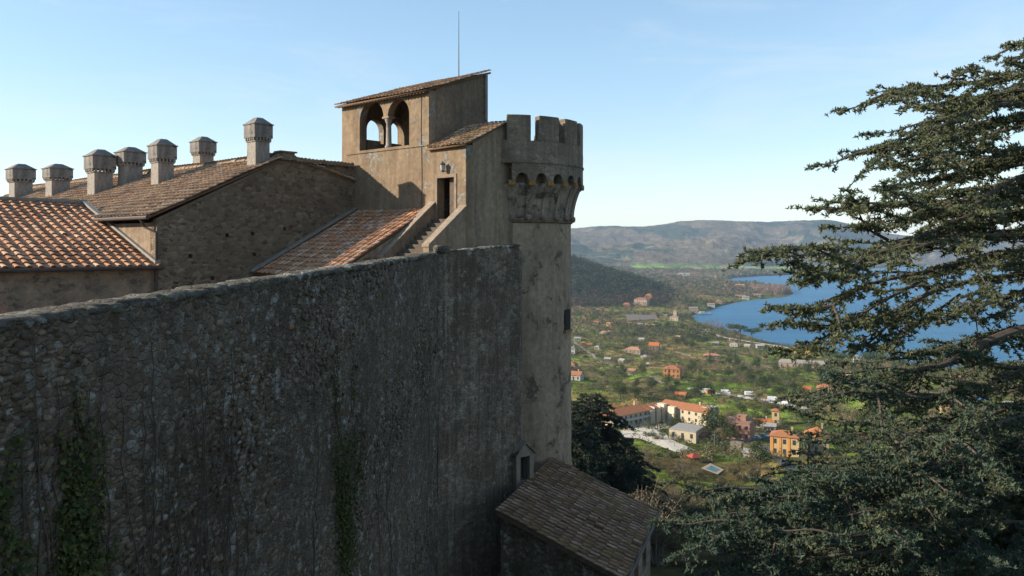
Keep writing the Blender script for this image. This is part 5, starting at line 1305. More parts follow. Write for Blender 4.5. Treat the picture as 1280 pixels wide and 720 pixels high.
def mass(name, X, Y, H, Rad, cols, nf, leaf, r, label=None, lb=LB, z0=.0, bias=.3, fl=.9, shape=1.0):
    """many distant crowns as one ground-cover mesh"""
    n = len(X); Z = terrain(X, Y) + z0; Xr = np.repeat(X, nf); d = r.normal(size=(n * nf, 3)); d /= np.linalg.norm(d, axis=1, keepdims=True); rad = r.uniform(.3, 1, n * nf) ** .4
    lump = r.normal(0, .22, (n * nf, 3)); P_ = np.stack([Xr, np.repeat(Y, nf), np.repeat(Z + H * .5, nf)], 1) + (d * rad[:, None] + lump) * np.stack([np.repeat(Rad, nf), np.repeat(Rad, nf), np.repeat(H * .5, nf)], 1)
    V, F = quads_cloud(P_, d + r.normal(size=d.shape) * .6 + np.array((0, 0, bias)), np.repeat(Rad * leaf, nf), r)
    tc = np.array(cols)[r.integers(len(cols), size=n)] * lb * r.uniform(.65, 1.35, (n, 1)); C = np.repeat(tc, nf, 0) * r.uniform(.75, 1.3, (n * nf, 1))
    return tag(np_mesh(name, V, F, M['leaf'], None, np.repeat(C, 4, 0)), kind='stuff')
def scatter(n, d0, d1, a0, a1, r, dens=None, p=2):
    d = (r.uniform(d0 ** p, d1 ** p, n)) ** (1 / p); a = np.radians(r.uniform(a0, a1, n)); x, y = d * np.sin(a), d * np.cos(a)
    m = lake_dist(x, y) > 6
    if dens is not None: m &= r.uniform(size=n) < dens(x, y)
    x, y = x[m], y[m]; B = np.array(BLOCK + ROADP); ok = np.ones(len(x), bool)
    for bx, by, br in B:
        if br > 1: ok &= (x - bx) ** 2 + (y - by) ** 2 > br ** 2
    return x[ok], y[ok]
r = np.random.default_rng(5)
def clus(s, lo, hi, sc): return lambda x, y: sstep(lo, hi, fbm(x / sc, y / sc, s))
GREEN = [(.04, .052, .02), (.055, .066, .026), (.03, .04, .018), (.065, .068, .035)]; OLV = [(.08, .085, .055), (.095, .098, .065), (.065, .07, .042)]
BRN = [(.13, .095, .062), (.10, .075, .052), (.155, .115, .075), (.09, .075, .045)]; DARK = [(.016, .026, .014), (.022, .034, .018), (.03, .038, .02), (.035, .034, .02)]
x, y = scatter(5200, 330, 1250, 3.3, 35, r, clus(301, .40, .58, 70)); k = len(x)
mass('scrub_trees', x, y, r.uniform(2.5, 6, k), r.uniform(1.3, 2.8, k), GREEN, 56, .36, r, lb=LD * 1.1)
x, y = scatter(3000, 330, 1250, 3.3, 35, r, clus(311, .46, .6, 90)); x, y = (np.round(x / 6.5) * 6.5 + r.normal(0, .6, len(x)), np.round(y / 7.5) * 7.5 + r.normal(0, .6, len(x))); k = len(x)
m_ = np.array([not blocked(a, b) for a, b in zip(x, y)]); x, y = x[m_], y[m_]; k = len(x)
mass('olive_groves', x, y, r.uniform(2.5, 4.2, k), r.uniform(1.4, 2.3, k), OLV, 40, .36, r)
x, y = scatter(3000, 330, 1300, 3.3, 35, r, clus(321, .46, .62, 60)); k = len(x)
mass('bare_scrub', x, y, r.uniform(1.5, 5, k), r.uniform(1.2, 2.6, k), BRN, 40, .34, r)
x, y = scatter(5200, 1150, 2300, 3.3, 22, r, clus(331, .36, .56, 110)); k = len(x)
mass('valley_woodland', x, y, r.uniform(4, 9, k), r.uniform(2.5, 5, k), GREEN + [(.035, .04, .02)], 26, .5, r, lb=LD)
x, y = scatter(4200, 1150, 2500, 3.3, 24, r, clus(341, .42, .6, 140)); k = len(x)
mass('valley_bare_woodland', x, y, r.uniform(4, 9, k), r.uniform(2.5, 4.6, k), BRN, 22, .5, r)
x, y = scatter(6500, 2300, 4150, 3.3, 24, r, clus(351, .38, .56, 240)); k = len(x)
mass('plain_woodland', x, y, r.uniform(6, 13, k), r.uniform(5, 10, k), GREEN + BRN[:2], 16, .62, r, lb=LD * 1.1)
x, y = scatter(4600, 1580, 2350, 3.2, 13, r, lambda x, y: sstep(12, 30, 88 * np.exp(-((x - 40) / 262) ** 2 - ((y - 1990) / 300) ** 2)) + .0); k = len(x)
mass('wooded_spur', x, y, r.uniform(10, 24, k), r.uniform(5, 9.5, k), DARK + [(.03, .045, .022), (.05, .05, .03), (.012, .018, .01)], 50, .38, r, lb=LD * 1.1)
x, y = scatter(2600, 1500, 1800, 3.2, 11, r, lambda x, y: sstep(6, 16, 106 * np.exp(-((x - 40) / 262) ** 2 - ((y - 1990) / 300) ** 2)) * sstep(60, 30, 106 * np.exp(-((x - 40) / 262) ** 2 - ((y - 1990) / 300) ** 2))); k = len(x)
mass('bare_wood_on_spur', x, y, r.uniform(7, 14, k), r.uniform(3, 6, k), [(.06, .046, .034), (.07, .054, .04), (.03, .036, .018)], 30, .45, r, lb=LD)
# bare trees on the tip of the headland
g = sh(975, 366); x = g[0] + r.normal(0, 32, 320); y = g[1] + r.normal(0, 60, 320); m_ = lake_dist(x, y) > 4; x, y = x[m_], y[m_]; k = len(x)
mass('headland_trees', x, y, r.uniform(13, 22, k), r.uniform(4.5, 8, k), [(.13, .098, .075), (.15, .112, .085), (.11, .09, .065)], 50, .42, r)
# trees fringing the far shore
x, y = scatter(26000, 3200, 5600, 9, 34, r, lambda x, y: (lake_dist(x, y) < 55) * 1.0); k = len(x)
mass('far_shore_trees', x, y, r.uniform(9, 16, k), r.uniform(8, 13, k), GREEN + BRN[:1], 14, .7, r)
# hedgerows along the field edges
x = r.uniform(0, 1, 60000); d = np.sqrt(r.uniform(330 ** 2, 1350 ** 2, 60000)); a = np.radians(r.uniform(3.3, 35, 60000)); x, y = d * np.sin(a), d * np.cos(a); x, y = x[lake_dist(x, y) > 8], y[lake_dist(x, y) > 8]
b1 = np.full(len(x), 1e9); b2 = np.full(len(x), 1e9)
for sx, sy in SEED:
    q = np.hypot(x - sx, y - sy); b2 = np.minimum(b2, np.maximum(q, b1)); b1 = np.minimum(b1, q)
m_ = (b2 - b1 < 2.6) & (fbm(x / 70, y / 70, 500) > .40); x, y = x[m_][:2600], y[m_][:2600]; m_ = np.array([not blocked(a, b, -1) for a, b in zip(x, y)]); x, y = x[m_], y[m_]; k = len(x); print('hedgerow', k)
mass('hedgerows', x, y, r.uniform(2, 6, k), r.uniform(1.3, 2.6, k), GREEN + BRN[:2] + OLV[:1], 60, .34, r, lb=LD * 1.15)
# garden shrubs round the houses
hx, hy = [], []
for (a, b, L, _) in HOUSES:
    if b > 1500 or b < 330: continue
    for q in range(7):
        t = r.uniform(0, 6.28); e = L * r.uniform(.62, 1.15) + 1.5; hx.append(a + math.cos(t) * e); hy.append(b + math.sin(t) * e)
hx, hy = np.array(hx), np.array(hy); k = len(hx)
mass('garden_shrubs', hx, hy, r.uniform(1.6, 5.5, k), r.uniform(1.1, 2.4, k), GREEN + OLV + BRN[:1], 90, .28, r, lb=LD * 1.1)
# reed hedge beside the hotel and the clipped hedges
def strip(name, a, b, w, h, cols, nf, leaf, step=1.2):
    A_, B_ = ground(*a), ground(*b); n = int((B_ - A_).length / step) + 2; t = np.linspace(0, 1, n); x = A_.x + (B_.x - A_.x) * t + r.normal(0, w * .2, n); y = A_.y + (B_.y - A_.y) * t + r.normal(0, w * .2, n)
    o = mass(name, x, y, r.uniform(h * .85, h * 1.15, n), np.full(n, w * .6), cols, nf, leaf, r); return o
def hedge(lab, *a): o = strip('hedge', *a); o['kind'] = 'thing'; tag(o, lab, 'hedge'); return o
hedge('tall straw coloured reed hedge behind the hotel', (757, 514), (800, 509), 3.2, 5.0, [(.26, .18, .085), (.22, .15, .07), (.30, .21, .10)], 60, .3)
hedge('row of clipped green trees along the hotel wing', (847, 533), (872, 543), 2.4, 4.6, [(.07, .09, .025), (.09, .10, .035)], 60, .3, 2.2)
hedge('dark clipped hedge below the gravel yard', (836, 573), (905, 560), 2.6, 2.8, [(.03, .042, .018), (.04, .05, .02)], 46, .3)
hedge('dark hedge in front of the umbrella pines', (1018, 465), (1040, 463), 3, 3.4, [(.022, .032, .014), (.03, .04, .018)], 46, .3)
hedge('straw coloured reed strip in the middle fields', (838, 439), (862, 436), 5, 4, [(.24, .17, .085), (.20, .145, .07)], 40, .35, 3)
hedge('straw coloured reeds by the flat orange roof', (853, 449), (878, 451), 5, 3.5, [(.24, .175, .09), (.20, .14, .07)], 40, .35, 3)

# ------------------------------------------------------------------ slope below the castle: scrub and dark conifers
KIND['slope_bush'] = dict(h=4.2, c=[(.05, .05, .026), (.068, .058, .036), (.042, .046, .024)], n=1900, lab='')
KIND['slope_bare'] = dict(h=5.5, c=[(.066, .058, .038), (.08, .066, .046), (.055, .052, .032)], n=2300, lab='')
def slope_proto(seed, bare):
    r = np.random.default_rng(seed); K = KIND['slope_bare' if bare else 'slope_bush']; h = K['h']; n = K['n']
    lobes = [(r.normal() * h * .22, r.normal() * h * .22, h * r.uniform(.3, .72), h * r.uniform(.14, .26)) for _ in range(9)]
    P_, N_, rad, k = crown_points(r, n, lobes, 1.0)
    V, F = quads_cloud(P_, N_, np.full(n, .15 if bare else .2), r); C = np.array(K['c'])[r.integers(3, size=n)] * LB * (r.uniform(.7, 1.35, len(lobes))[k] * r.uniform(.75, 1.3, n))[:, None]
    o = np_mesh('crown', V, F, M['leaf'], None, np.repeat(C, 4, 0)); mb = MB()
    for q in range(9 if bare else 5):
        L = lobes[q]; mb.tube([(r.normal() * .12, r.normal() * .12, -1), (L[0] * .4, L[1] * .4, L[2] * .5), L[:3], (L[0] * 1.4, L[1] * 1.4, L[2] + h * .22)], [.07, .05, .03, .008], 5)
    t = mb.build('trunk', M['bark_pale' if bare else 'bark']); me = (o.data, t.data); bpy.data.objects.remove(o); bpy.data.objects.remove(t); return me
SB = [slope_proto(40 + i, False) for i in range(3)]; SR = [slope_proto(50 + i, True) for i in range(3)]
KIND['thicket_bush'] = KIND['slope_bush']; KIND['leafless_thicket'] = KIND['slope_bare']
r = np.random.default_rng(99); n = 0
while n < 165:
    d = math.sqrt(r.uniform(58 ** 2, 330 ** 2)) if r.uniform() < .6 else r.uniform(58, 200); a = R(r.uniform(6, 25)); x, y = d * math.sin(a), d * math.cos(a)
    if blocked(x, y, -1.0): continue
    bare = float(fbm(np.array([x / 35]), np.array([y / 35]), 400)[0]) > .46
    s = r.uniform(.8, 1.5)
    plant('leafless_thicket' if bare else 'thicket_bush', x, y, s, 'brown leafless thicket on the shaded slope below the annex' if bare else 'dark green bush on the shaded slope below the annex', 'bush',
          'leafless thickets on the castle slope' if bare else 'green bushes on the castle slope', meshes=(SR if bare else SB)[n % 3]); n += 1
BLOCK = BLOCK[:]

# ------------------------------------------------------------------ conifer foliage: boughs with side twigs and needle tufts
def catmull(c, n):
    c = np.array(c, float); c = np.vstack([2 * c[0] - c[1], c, 2 * c[-1] - c[-2]]); out = []; m = len(c) - 3
    for t in np.linspace(0, m - 1e-6, n):
        i = int(t); f = t - i; p0, p1, p2, p3 = c[i:i + 4]
        out.append(.5 * (2 * p1 + (p2 - p0) * f + (2 * p0 - 5 * p1 + 4 * p2 - p3) * f * f + (3 * p1 - p0 - 3 * p2 + p3) * f ** 3))
    return np.array(out)
class Boughs:
    def __init__(s, seed, needle=.05, nper=6, step=.06, cols=None, width=.22): s.r = np.random.default_rng(seed); s.T = []; s.D = []; s.K = []; s.S = []; s.mb = MB(); s.needle = needle; s.nper = nper; s.step = step; s.cols = cols; s.w = width
    def tufts(s, p, q, step, warm):
        L = np.linalg.norm(q - p); n = max(2, int(L / step)); f = (np.arange(n) + s.r.uniform(0, 1, n)) / n; d = (q - p) / (L + 1e-9)
        s.T.append(p + (q - p) * f[:, None] + s.r.normal(0, .012, (n, 3))); s.D.append(np.repeat(d[None], n, 0)); s.K.append(np.clip(warm + .5 * (f - .4) + s.r.normal(0, .16, n), 0, 1))
    def bough(s, ctrl, width, r0, spacing=.2, start=.12, droop=.0, warm=.4, dens=1.0, sub=True, bare=.0):
        r = s.r; pts = catmull(ctrl, 26); seg = np.linalg.norm(np.diff(pts, axis=0), axis=1); L = seg.sum(); cum = np.concatenate([[0], np.cumsum(seg)]) / L
        s.mb.tube([tuple(p) for p in pts], [r0 * (1 - .93 * u) + .004 for u in cum], 7)
        n = int(L * (1 - start) / spacing * dens)
        for i in range(n):
            u = start + (1 - start) * (i + r.uniform(0, 1)) / n; k = min(len(pts) - 2, int(np.searchsorted(cum, u) - 1)); k = max(k, 0); f = (u - cum[k]) / (cum[k + 1] - cum[k] + 1e-9); p = pts[k] + (pts[k + 1] - pts[k]) * f
            tg = pts[k + 1] - pts[k]; tg /= np.linalg.norm(tg); sd = np.cross(tg, (0, 0, 1.0)); sd /= np.linalg.norm(sd) + 1e-9; sg = 1 if i % 2 else -1
            an = R(r.uniform(25, 70)); dr = tg * math.cos(an) + sd * sg * math.sin(an) + np.array((0, 0, r.normal(-.10, .17) - droop)); dr /= np.linalg.norm(dr)
            ln = width * (1.08 - u) ** .6 * r.uniform(.35, 1.0); ln = max(ln, .22)
            e1 = p + dr * ln * .5 + np.array((0, 0, .02 * ln)); e2 = p + dr * ln + np.array((0, 0, -(r.uniform(.02, .22) + droop * .4) * ln)) + sd * r.normal(0, .06) * ln
            s.mb.tube([tuple(p), tuple(e1), tuple(e2)], [.010 + .012 * ln, .007 + .004 * ln, .003], 4, False)
            if r.uniform() < bare: continue
            s.tufts(p + dr * ln * .12, e1, s.step, warm - .15); s.tufts(e1, e2, s.step * .8, warm + .1)
            if sub:
                m = int(ln / .16)
                for j in range(m):
                    v = .2 + .8 * (j + r.uniform(0, 1)) / max(m, 1); b = p + dr * ln * v; sx = np.cross(dr, (0, 0, 1.0)); g2 = 1 if j % 2 else -1; a2 = R(r.uniform(35, 65))
                    d2 = dr * math.cos(a2) + sx * g2 * math.sin(a2) + np.array((0, 0, r.normal(-.02, .22))); l2 = ln * r.uniform(.18, .42) * (1.15 - v * .6)
                    s.tufts(b, b + d2 * max(l2, .12), s.step, warm)
        s.tufts(pts[-6], pts[-1], s.step * .7, warm + .2)
        return pts
    def limb(s, ctrl, width, r0, warm=.5, lat=9, spread=(22, 55), lfac=(.22, .42), droop=.05, start=.12):
        """a main bough with side boughs of its own, each carrying a flat spray of twigs"""
        r = s.r; c = np.array(ctrl, float); L = np.linalg.norm(c[-1] - c[0]); c[1:-1] += r.normal(0, .018 * L, c[1:-1].shape) * np.array((.3, 1, .8))
        pts = s.bough(c, width * .62, r0, .12, start, droop, warm, 1.0)
        for i in range(lat):
            u = start + .08 + (.9 - start) * (i + r.uniform(0, .9)) / lat; k = int(u * 24); p = pts[k]; tg = pts[k + 1] - pts[k]; tg = tg / np.linalg.norm(tg)
            sd = np.cross(tg, (0, 0, 1.0)); sd /= np.linalg.norm(sd); a = R(r.uniform(*spread)) * (1 if i % 2 else -1); ln = L * r.uniform(*lfac) * (1.15 - u * .75)
            dv = tg * math.cos(a) + sd * math.sin(a); z = r.normal(.02, .12)
            b1 = p + dv * ln * .35 + np.array((0, 0, (z + .05) * ln * .4)); b2 = p + (dv * .72 + tg * .04) * ln + np.array((0, 0, z * ln * .7 - droop * ln * .5)); b3 = p + (dv + tg * .12) * ln + np.array((0, 0, z * ln * .8 - droop * ln * r.uniform(.2, 2.2) + .06 * ln))
            s.bough([p, b1, b2, b3], width * r.uniform(.4, .62), r0 * .3, .115, .08, droop, warm + r.normal(0, .12), 1.0)
    def build(s, root, matb, name='crown'):
        r = s.r; T = np.vstack(s.T); D = np.vstack(s.D); K = np.concatenate(s.K); n = len(T); m = s.nper
        P_ = np.repeat(T, m, 0); d = np.repeat(D, m, 0) * r.uniform(-.1, .9, (n * m, 1)) + r.normal(size=(n * m, 3)) * .75 + np.array((0, 0, .42)); d /= np.linalg.norm(d, axis=1, keepdims=True)
        a = np.cross(d, r.normal(size=d.shape)); a /= np.linalg.norm(a, axis=1, keepdims=True); ln = s.needle * r.uniform(.45, 1.6, (n * m, 1)); w = ln * s.w
        V = np.stack([P_ - a * w, P_ + a * w, P_ + d * ln + a * w * .3, P_ + d * ln - a * w * .3], 1).reshape(-1, 3); F = np.arange(4 * n * m).reshape(-1, 4)
        c0, c1 = np.array(s.cols[0]), np.array(s.cols[1]); C = c0 + (c1 - c0) * K[:, None]; C = C * r.uniform(.82, 1.18, (n, 1)); C = np.repeat(np.repeat(C, m, 0), 4, 0)
        print(name, 'tufts', n)
        c = np_mesh(name, V, F, M['needle'], None, C); under(root, c)
        under(root, s.mb.build('bough', matb, None, fix=False))
CED = [(.060, .092, .066), (.135, .138, .064)]  # second tone: sunlit olive-gold highlights put into the needle colour
def px3(l): return [tuple(P(x, y, D)) for x, y, D in l]
# --- the great cedar at the right; its trunk stands just outside the frame
TX = 1395; TD = 17.0; tb = P(TX, 400, TD)
ced = empty('great_cedar', (tb.x, tb.y, tz(tb.x, tb.y)))
tag(ced, 'great cedar with layered sunlit boughs reaching in from the right', 'tree')
mb = MB(); zb_ = tz(tb.x, tb.y)
mb.tube([(tb.x, tb.y, zb_ - 1), (tb.x - .1, tb.y, -8), (tb.x, tb.y + .1, -2), (tb.x + .15, tb.y, 4), (tb.x + .1, tb.y, 9)], [.75, .62, .5, .34, .1], 14)
under(ced, mb.build('trunk', M['bark']))
B = Boughs(1, .050, 9, .05, CED)
UPP = [
 ([(TX, 70, 17), (1320, 52, 16.5), (1270, 58, 16), (1228, 53, 15.6)], .8), ([(TX, 60, 17), (1330, 62, 18), (1270, 72, 18.6), (1222, 82, 19)], .8),
 ([(TX, 120, 17), (1300, 92, 16), (1215, 103, 15), (1120, 122, 14.2), (1052, 126, 13.6)], 1.15), ([(TX, 130, 17), (1300, 112, 17), (1200, 116, 17.2), (1130, 110, 17.2), (1078, 113, 17)], 1.0),
 ([(TX, 150, 17), (1300, 128, 18.5), (1220, 132, 19), (1140, 135, 19.3)], 1.2), ([(TX, 165, 17), (1280, 140, 15.5), (1180, 150, 14.5), (1100, 170, 13.8), (1049, 182, 13.4)], 1.1),
 ([(TX, 175, 17), (1290, 150, 17), (1190, 160, 17), (1110, 190, 17), (1078, 212, 16.8)], .95), ([(TX, 190, 17), (1300, 185, 15.5), (1180, 185, 14.2), (1110, 205, 13.6)], .9),
 ([(TX, 215, 17), (1280, 195, 17.5), (1200, 215, 18), (1150, 225, 18), (1096, 234, 18)], .95), ([(TX, 230, 17), (1280, 215, 15), (1200, 240, 14), (1130, 262, 13.5), (1088, 258, 13.3), (1060, 247, 13.2)], 1.0),
 ([(TX, 240, 17), (1290, 240, 18.5), (1220, 245, 19), (1150, 252, 19.5)], 1.3), ([(TX, 255, 17), (1280, 255, 16), (1190, 268, 15), (1120, 290, 14.5), (1070, 285, 14.2)], 1.1),
 ([(TX, 275, 17), (1280, 268, 15), (1170, 285, 13.6), (1080, 305, 12.8), (1000, 322, 12.3), (937, 322, 12)], 1.05), ([(TX, 290, 17), (1280, 285, 17), (1190, 300, 17), (1110, 315, 17), (1055, 322, 17)], 1.1),
 ([(TX, 305, 17), (1270, 300, 14.5), (1170, 325, 13.5), (1100, 345, 13), (1035, 352, 12.8), (985, 340, 12.6)], .9), ([(TX, 315, 17), (1280, 315, 18.5), (1200, 330, 19), (1140, 345, 19.3)], 1.2),
 ([(TX, 330, 17), (1270, 325, 15), (1170, 350, 14), (1080, 372, 13.4), (1020, 384, 13), (960, 384, 12.8)], .95), ([(TX, 340, 17), (1280, 345, 16), (1180, 370, 15.4), (1110, 390, 15), (1060, 400, 14.8)], 1.0),
 ([(1150, 352, 14), (1090, 385, 13.5), (1040, 420, 13.2), (1000, 432, 13), (970, 437, 12.9)], .7), ([(1170, 360, 14.5), (1110, 392, 14), (1050, 405, 13.6), (985, 405, 13.3)], .75),
 ([(1200, 368, 15.5), (1160, 392, 15.3), (1125, 425, 15.2), (1100, 437, 15.1)], .45), ([(1160, 365, 14), (1120, 400, 13.8), (1085, 425, 13.6), (1062, 433, 13.6)], .45), ([(1250, 350, 15), (1215, 375, 14.8), (1190, 395, 14.6), (1160, 400, 14.5)], .6),
 ([(1110, 300, 14), (1085, 285, 13.9), (1070, 262, 13.8), (1062, 250, 13.8)], .3), ([(1330, 360, 16), (1290, 370, 15.8), (1250, 392, 15.6), (1225, 400, 15.6)], .5),
]
UPP = [([(x + (58 if (i_ == len(c) - 1 and c[0][1] < 200) else 0), y, D) for i_, (x, y, D) in enumerate(c)], w) for c, w in UPP]
FILL = np.random.default_rng(31)
for x0, y0, x1, y1, n_ in ((1280, 95, 1150, 150, 3), (1290, 130, 1140, 200, 3), (1290, 190, 1160, 232, 3), (1290, 225, 1145, 270, 3), (1290, 262, 1130, 312, 3), (1290, 300, 1150, 345, 2), (1290, 335, 1160, 372, 1)):
    for q in range(n_):
        D_ = FILL.uniform(13, 20.5); x2 = x1 + FILL.normal() * 26; y2 = y1 + FILL.normal() * 11; ys = y0 + FILL.normal() * 9; UPP.append(([(TX, ys + 8, 17), ((TX + x2) / 2 + 30, (ys * .6 + y2 * .4) - 8, (17 + D_) / 2), ((TX + x2 * 3) / 4, (ys * .3 + y2 * .7) - 6, D_ * .8 + 3.4), (x2, y2, D_)], .95))
for c, w in UPP: B.limb(px3(c), w * .9, .075 if c[0][0] == TX else .026, .45, 9 if len(c) > 3 else 5, lfac=(.12, .27) if c[0][1] > 200 else (.15, .33))
# hanging bare twigs
B.bough(px3([(1215, 370, 14.5), (1219, 395, 14.5), (1222, 420, 14.5), (1218, 445, 14.4)]), .25, .011, .22, .1, 0, .4, 1, False, .8)
B.bough(px3([(1232, 128, 15.5), (1222, 150, 15.5), (1212, 172, 15.4), (1214, 195, 15.4)]), .4, .03, .2, .1, 0, .4, 1, False, .3)
# the thick limb and what hangs from it
B.bough(px3([(TX, 400, 17), (1330, 408, 16), (1285, 412, 15.4), (1235, 428, 14.8), (1190, 452, 14.3), (1150, 462, 14), (1120, 470, 13.8)]), 1.15, .23, .11, .2, .05, .2)
LOW = np.random.default_rng(12)
for c, w in (([(TX, 440, 17), (1290, 452, 16), (1200, 462, 15), (1140, 474, 14.6), (1090, 482, 14.2), (1045, 490, 13.8)], .9), ([(TX, 450, 17), (1290, 470, 15), (1200, 490, 13.8), (1150, 500, 13.2), (1110, 508, 12.8), (1085, 510, 12.5)], .6),
             ([(TX, 405, 17), (1285, 414, 16), (1240, 420, 16), (1195, 432, 16.5), (1150, 440, 17)], .9), ([(TX, 470, 17), (1280, 490, 17.5), (1180, 500, 18), (1090, 510, 18.5)], 1.3), ([(TX, 500, 17), (1260, 520, 14), (1190, 535, 12.8), (1140, 548, 12.3), (1105, 552, 12)], .8),
             ([(TX, 430, 17), (1330, 450, 17.5), (1260, 455, 18), (1190, 470, 18.3)], 1.2), ([(TX, 480, 17), (1290, 500, 18), (1210, 520, 18.5), (1140, 530, 19)], 1.2)):
    B.limb(px3(c), w, .075, .2, 9)
tips = [(836, 655), (856, 642), (882, 630), (856, 672), (840, 700), (850, 722), (872, 732), (908, 626), (930, 632), (895, 652), (914, 675), (894, 706), (962, 620), (945, 652), (975, 636), (992, 612), (1018, 606), (1015, 640), (950, 688), (930, 720), (990, 678),
        (1046, 600), (1068, 592), (1045, 648), (1095, 572), (1100, 612), (1118, 590), (1140, 572), (1085, 655), (1020, 705), (1070, 703), (1130, 625), (1160, 600), (1165, 655), (1125, 694), (1200, 582), (1205, 625), (1235, 597), (1240, 655), (1205, 694), (1165, 718), (970, 735), (1265, 615), (1255, 705), (1095, 735),
        (1150, 548)]
for i, (x, y) in enumerate(tips):
    D1 = LOW.uniform(11, 17.5); yb = 470 + (y - 520) * .95 + LOW.normal() * 14; yb = min(max(yb, 460), 760); mid = LOW.uniform(.45, .6); xm = TX + (x - TX) * mid; ym = yb + (y - yb) * mid * .9 - 2
    D_m = 17 + (D1 - 17) * mid + LOW.normal() * .8
    B.limb(px3([(TX, yb, 17), ((TX + xm) / 2, (yb + ym) / 2 - 4, (17 + D_m) / 2), (xm, ym, D_m), ((xm + x) / 2, (ym + y) / 2 - 3, (D_m + D1) / 2), (x, y, D1)]), LOW.uniform(1.0, 1.4), .065, .1 + LOW.normal() * .15, 6, lfac=(.12, .24), droop=.1)  # low warm value: shade on the lower boughs put into needle colour
# the rest of the crown round the trunk: short at the top, long on the far side
for q in range(34):
    z_ = 8.6 - 15.5 * (q / 33) ** 1.1; a = LOW.uniform(-1.35, 1.35); top = z_ > 4.2
    if top and q % 2: a += math.pi
    L_ = min(1.1 + (8.8 - z_) * .62, 6.0) * LOW.uniform(.75, 1.05)
    if abs(a) > 1.5: L_ = min(L_, 1.3)
    dx, dy = math.cos(a), math.sin(a); x_, y_ = tb.x + .1, tb.y
    B.limb([(x_, y_, z_), (x_ + dx * L_ * .35, y_ + dy * L_ * .35, z_ + .05 * L_), (x_ + dx * L_ * .7, y_ + dy * L_ * .7, z_ + .04 * L_), (x_ + dx * L_, y_ + dy * L_, z_ - .06 * L_)], min(.9, L_ * .45), .02 + .01 * L_, .35, 6)
B.build(ced, M['bark'])

# --- conifers on the slope: tiers of boughs round a straight trunk
def conifer(name, label, px, D, ytop, rad, seed, tiers=26, needle=.26, step=.15, cols=None, sp=.42, top_=.75):
    x = (px - 640) / FPX * D; zt = (HZ - ytop) / FPX * D; zg = tz(x, D); h = zt - zg
    root = empty(name, (x, D, zg)); tag(root, label, 'tree')
    mb = MB(); mb.tube([(x, D, zg - 1), (x, D, zg + h * .5), (x, D, zt)], [h * .018, h * .011, .03], 10); under(root, mb.build('trunk', M['bark']))
    b = Boughs(seed, needle, 5, step, cols or [(.034, .052, .038), (.07, .076, .042)]); r = b.r
    for i in range(tiers):
        f = (i + .5) / tiers; z = zt - h * .93 * f; rr = rad * (f ** top_ * .95 + .08) * r.uniform(.8, 1.1); k = 5 if f < .15 else 7; a0 = r.uniform(0, 6.28)
        for j in range(k):
            a = a0 + 6.28 * j / k + r.normal(0, .2); L = rr * r.uniform(.7, 1.12); dx, dy = math.cos(a), math.sin(a)
            b.bough([(x, D, z), (x + dx * L * .4, D + dy * L * .4, z + L * .06), (x + dx * L * .8, D + dy * L * .8, z - L * .02), (x + dx * L, D + dy * L, z - L * .1)], L * .38, .02 * L + .03, sp, .15, .05, .15, 1.0, True)
    b.build(root, M['bark'])
conifer('dark_conifer', 'tall dark conifer right behind the tower foot, highest of the slope trees', 738, 112, 492, 9.0, 61, 24, top_=.36)
conifer('dark_conifer', 'dark conifer between the annex roof and the hotel', 776, 126, 548, 8.0, 62, 18, top_=.36)
conifer('dark_conifer', 'small dark conifer half hidden by the annex roof', 712, 100, 500, 7, 63, 18, top_=.4)
conifer('lower_cedar', 'shaded blue green cedar below the great cedar, on the slope', 1010, 46, 560, 7.5, 64, 15, .10, .085, [(.048, .074, .056), (.11, .11, .055)], .26)
conifer('lower_cedar', 'shaded cedar at the lower right corner behind the great cedar', 1230, 40, 545, 8, 65, 15, .10, .085, [(.048, .074, .056), (.11, .11, .055)], .26)

# ------------------------------------------------------------------ ivy and bare creepers on the rampart
def wall_pt(px, py, off=.04):
    r_ = (px - 640) / FPX; o = np.array(W0[:2]); d = np.array(d01[:2]) / np.linalg.norm(d01[:2]); t = (r_ * o[1] - o[0]) / (d[0] - r_ * d[1]); q = o + d * t
    return Vector((q[0], q[1], (HZ - py) / FPX * q[1])) + nr.normalized() * off
def ivy(label, strands, leaf, seed):
    """strands: (px, py of the foot, height in px, leaves, sway); each climbs in its own wandering line and thins out upwards"""
    r = np.random.default_rng(seed); P_ = []; S_ = []; root = empty('ivy', wall_pt(*strands[0][:2])); tag(root, label, 'ivy'); mb = MB()
    for (x, y, h, n, sway, wd_) in strands:
        k = 14; xs_ = np.cumsum(r.normal(0, sway, k)) + x; ys_ = y - h * np.linspace(0, 1, k); dens = np.clip(r.normal(1, .55, k), .08, None) * np.linspace(1.2, .5, k); dens /= dens.sum()
        mb.tube([wall_pt(a, b, .03) for a, b in zip(xs_, ys_)], [.015 * (1 - .7 * i / k) for i in range(k)], 5)
        for i in range(k):
            m = int(n * dens[i]); side = r.normal(0, wd_ * (.5 + .8 * dens[i] * k / 2), m)
            for q in range(m): P_.append(wall_pt(xs_[i] + side[q], ys_[i] + r.normal(0, h / k * .9), r.uniform(.02, .15))); S_.append(leaf * r.choice([.55, .8, 1.0, 1.35]))
    P_ = np.array([tuple(p) for p in P_]); V, F = quads_cloud(P_, np.array(nr)[None] * .8 + r.normal(size=P_.shape) * .55 + np.array((0, 0, .35)), np.array(S_), r)
    C = np.array([(.058, .078, .025), (.085, .10, .03), (.04, .055, .021), (.10, .09, .034)])[r.integers(4, size=len(P_))] * r.uniform(.6, 1.4, (len(P_), 1))
    under(root, np_mesh('foliage', V, F, M['leaf'], None, np.repeat(C, 4, 0))); under(root, mb.build('stem', M['bark']))
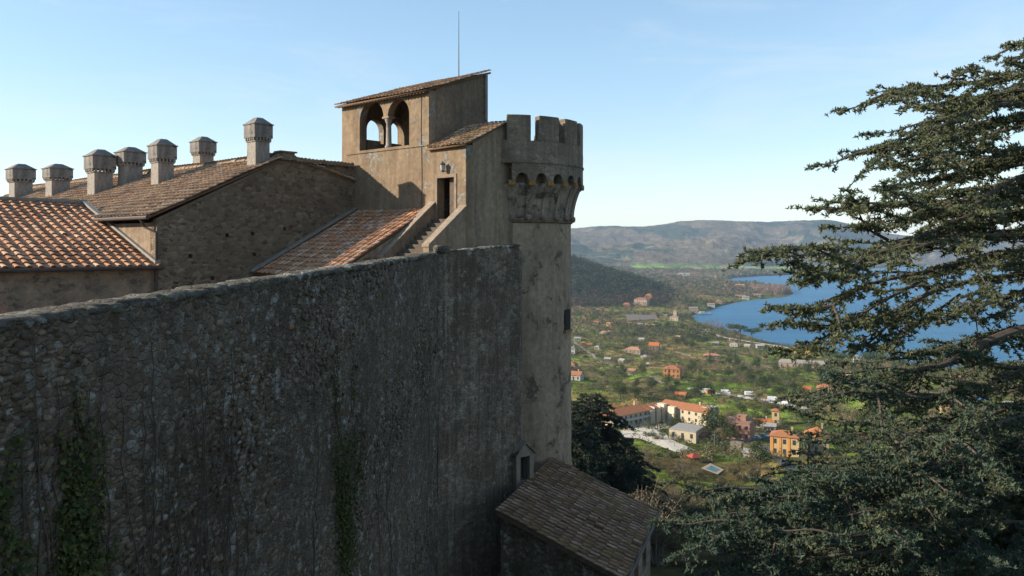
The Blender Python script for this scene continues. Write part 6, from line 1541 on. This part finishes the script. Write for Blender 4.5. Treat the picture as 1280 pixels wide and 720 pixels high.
ivy('ivy patch climbing the near end of the rampart wall', [(92, 735, 150, 700, 4, 9), (104, 735, 190, 800, 4, 9), (78, 735, 110, 420, 4, 7), (116, 735, 120, 380, 5, 6), (96, 640, 170, 240, 4, 4), (112, 620, 100, 130, 4, 4), (18, 735, 130, 260, 5, 7), (8, 720, 170, 200, 5, 6), (60, 735, 70, 170, 5, 7), (86, 560, 90, 70, 4, 3), (128, 700, 110, 90, 5, 4)], .075, 3)
ivy('tall ivy column on the middle of the rampart wall', [(429, 700, 150, 1100, 2, 4), (434, 690, 140, 1000, 2, 4), (425, 660, 110, 500, 2, 3), (437, 620, 80, 300, 2, 3), (430, 560, 110, 150, 2.2, 2.2), (441, 520, 100, 110, 1.6, 1.5), (416, 520, 80, 110, 2, 2), (446, 560, 70, 70, 2, 1.5), (432, 735, 60, 260, 2, 4)], .08, 4)
mb = MB(); r = np.random.default_rng(15)
for i in range(44):
    x = r.uniform(5, 560) if i > 12 else r.uniform(10, 320); y0 = 730; y1 = r.uniform(430, 560) - .06 * x; pts = []; k = 9; xx = x
    for j in range(k):
        xx += r.normal(0, 4.5); yy = y0 + (y1 - y0) * j / (k - 1); pts.append(wall_pt(xx, yy, .03 + r.uniform(0, .02)))
    d = pts[0].y; mb.tube(pts, [.014 * (1 - .6 * j / k) * r.uniform(.7, 1.2) for j in range(k)], 5, False)
    if r.uniform() < .6:
        j = r.integers(2, k - 2); q = pts[j]; mb.tube([q, q + (pts[j + 1] - q) * .8 + Vector(d01) * r.normal(0, .3), q + (pts[j + 1] - q) * 1.7 + Vector(d01) * r.normal(0, .5)], [.007, .006, .003], 4, False)
cr = mb.build('bare_creepers', M['bark']); tag(cr, kind='stuff')

# ------------------------------------------------------------------ the air over the valley
mb = MB(); mb.box((0, 0, -170), 28000, 28000, 470)
m = bpy.data.materials.new('haze'); m.use_nodes = True; nt = m.node_tree; nt.nodes.remove(nt.nodes['Principled BSDF'])
pv = nt.nodes.new('ShaderNodeVolumePrincipled'); pv.inputs['Color'].default_value = (.58, .76, 1.0, 1); pv.inputs['Density'].default_value = 5e-5; pv.inputs['Anisotropy'].default_value = .2
nt.links.new(pv.outputs[0], nt.nodes['Material Output'].inputs['Volume'])
hz = tag(mb.build('haze', m), kind='stuff')
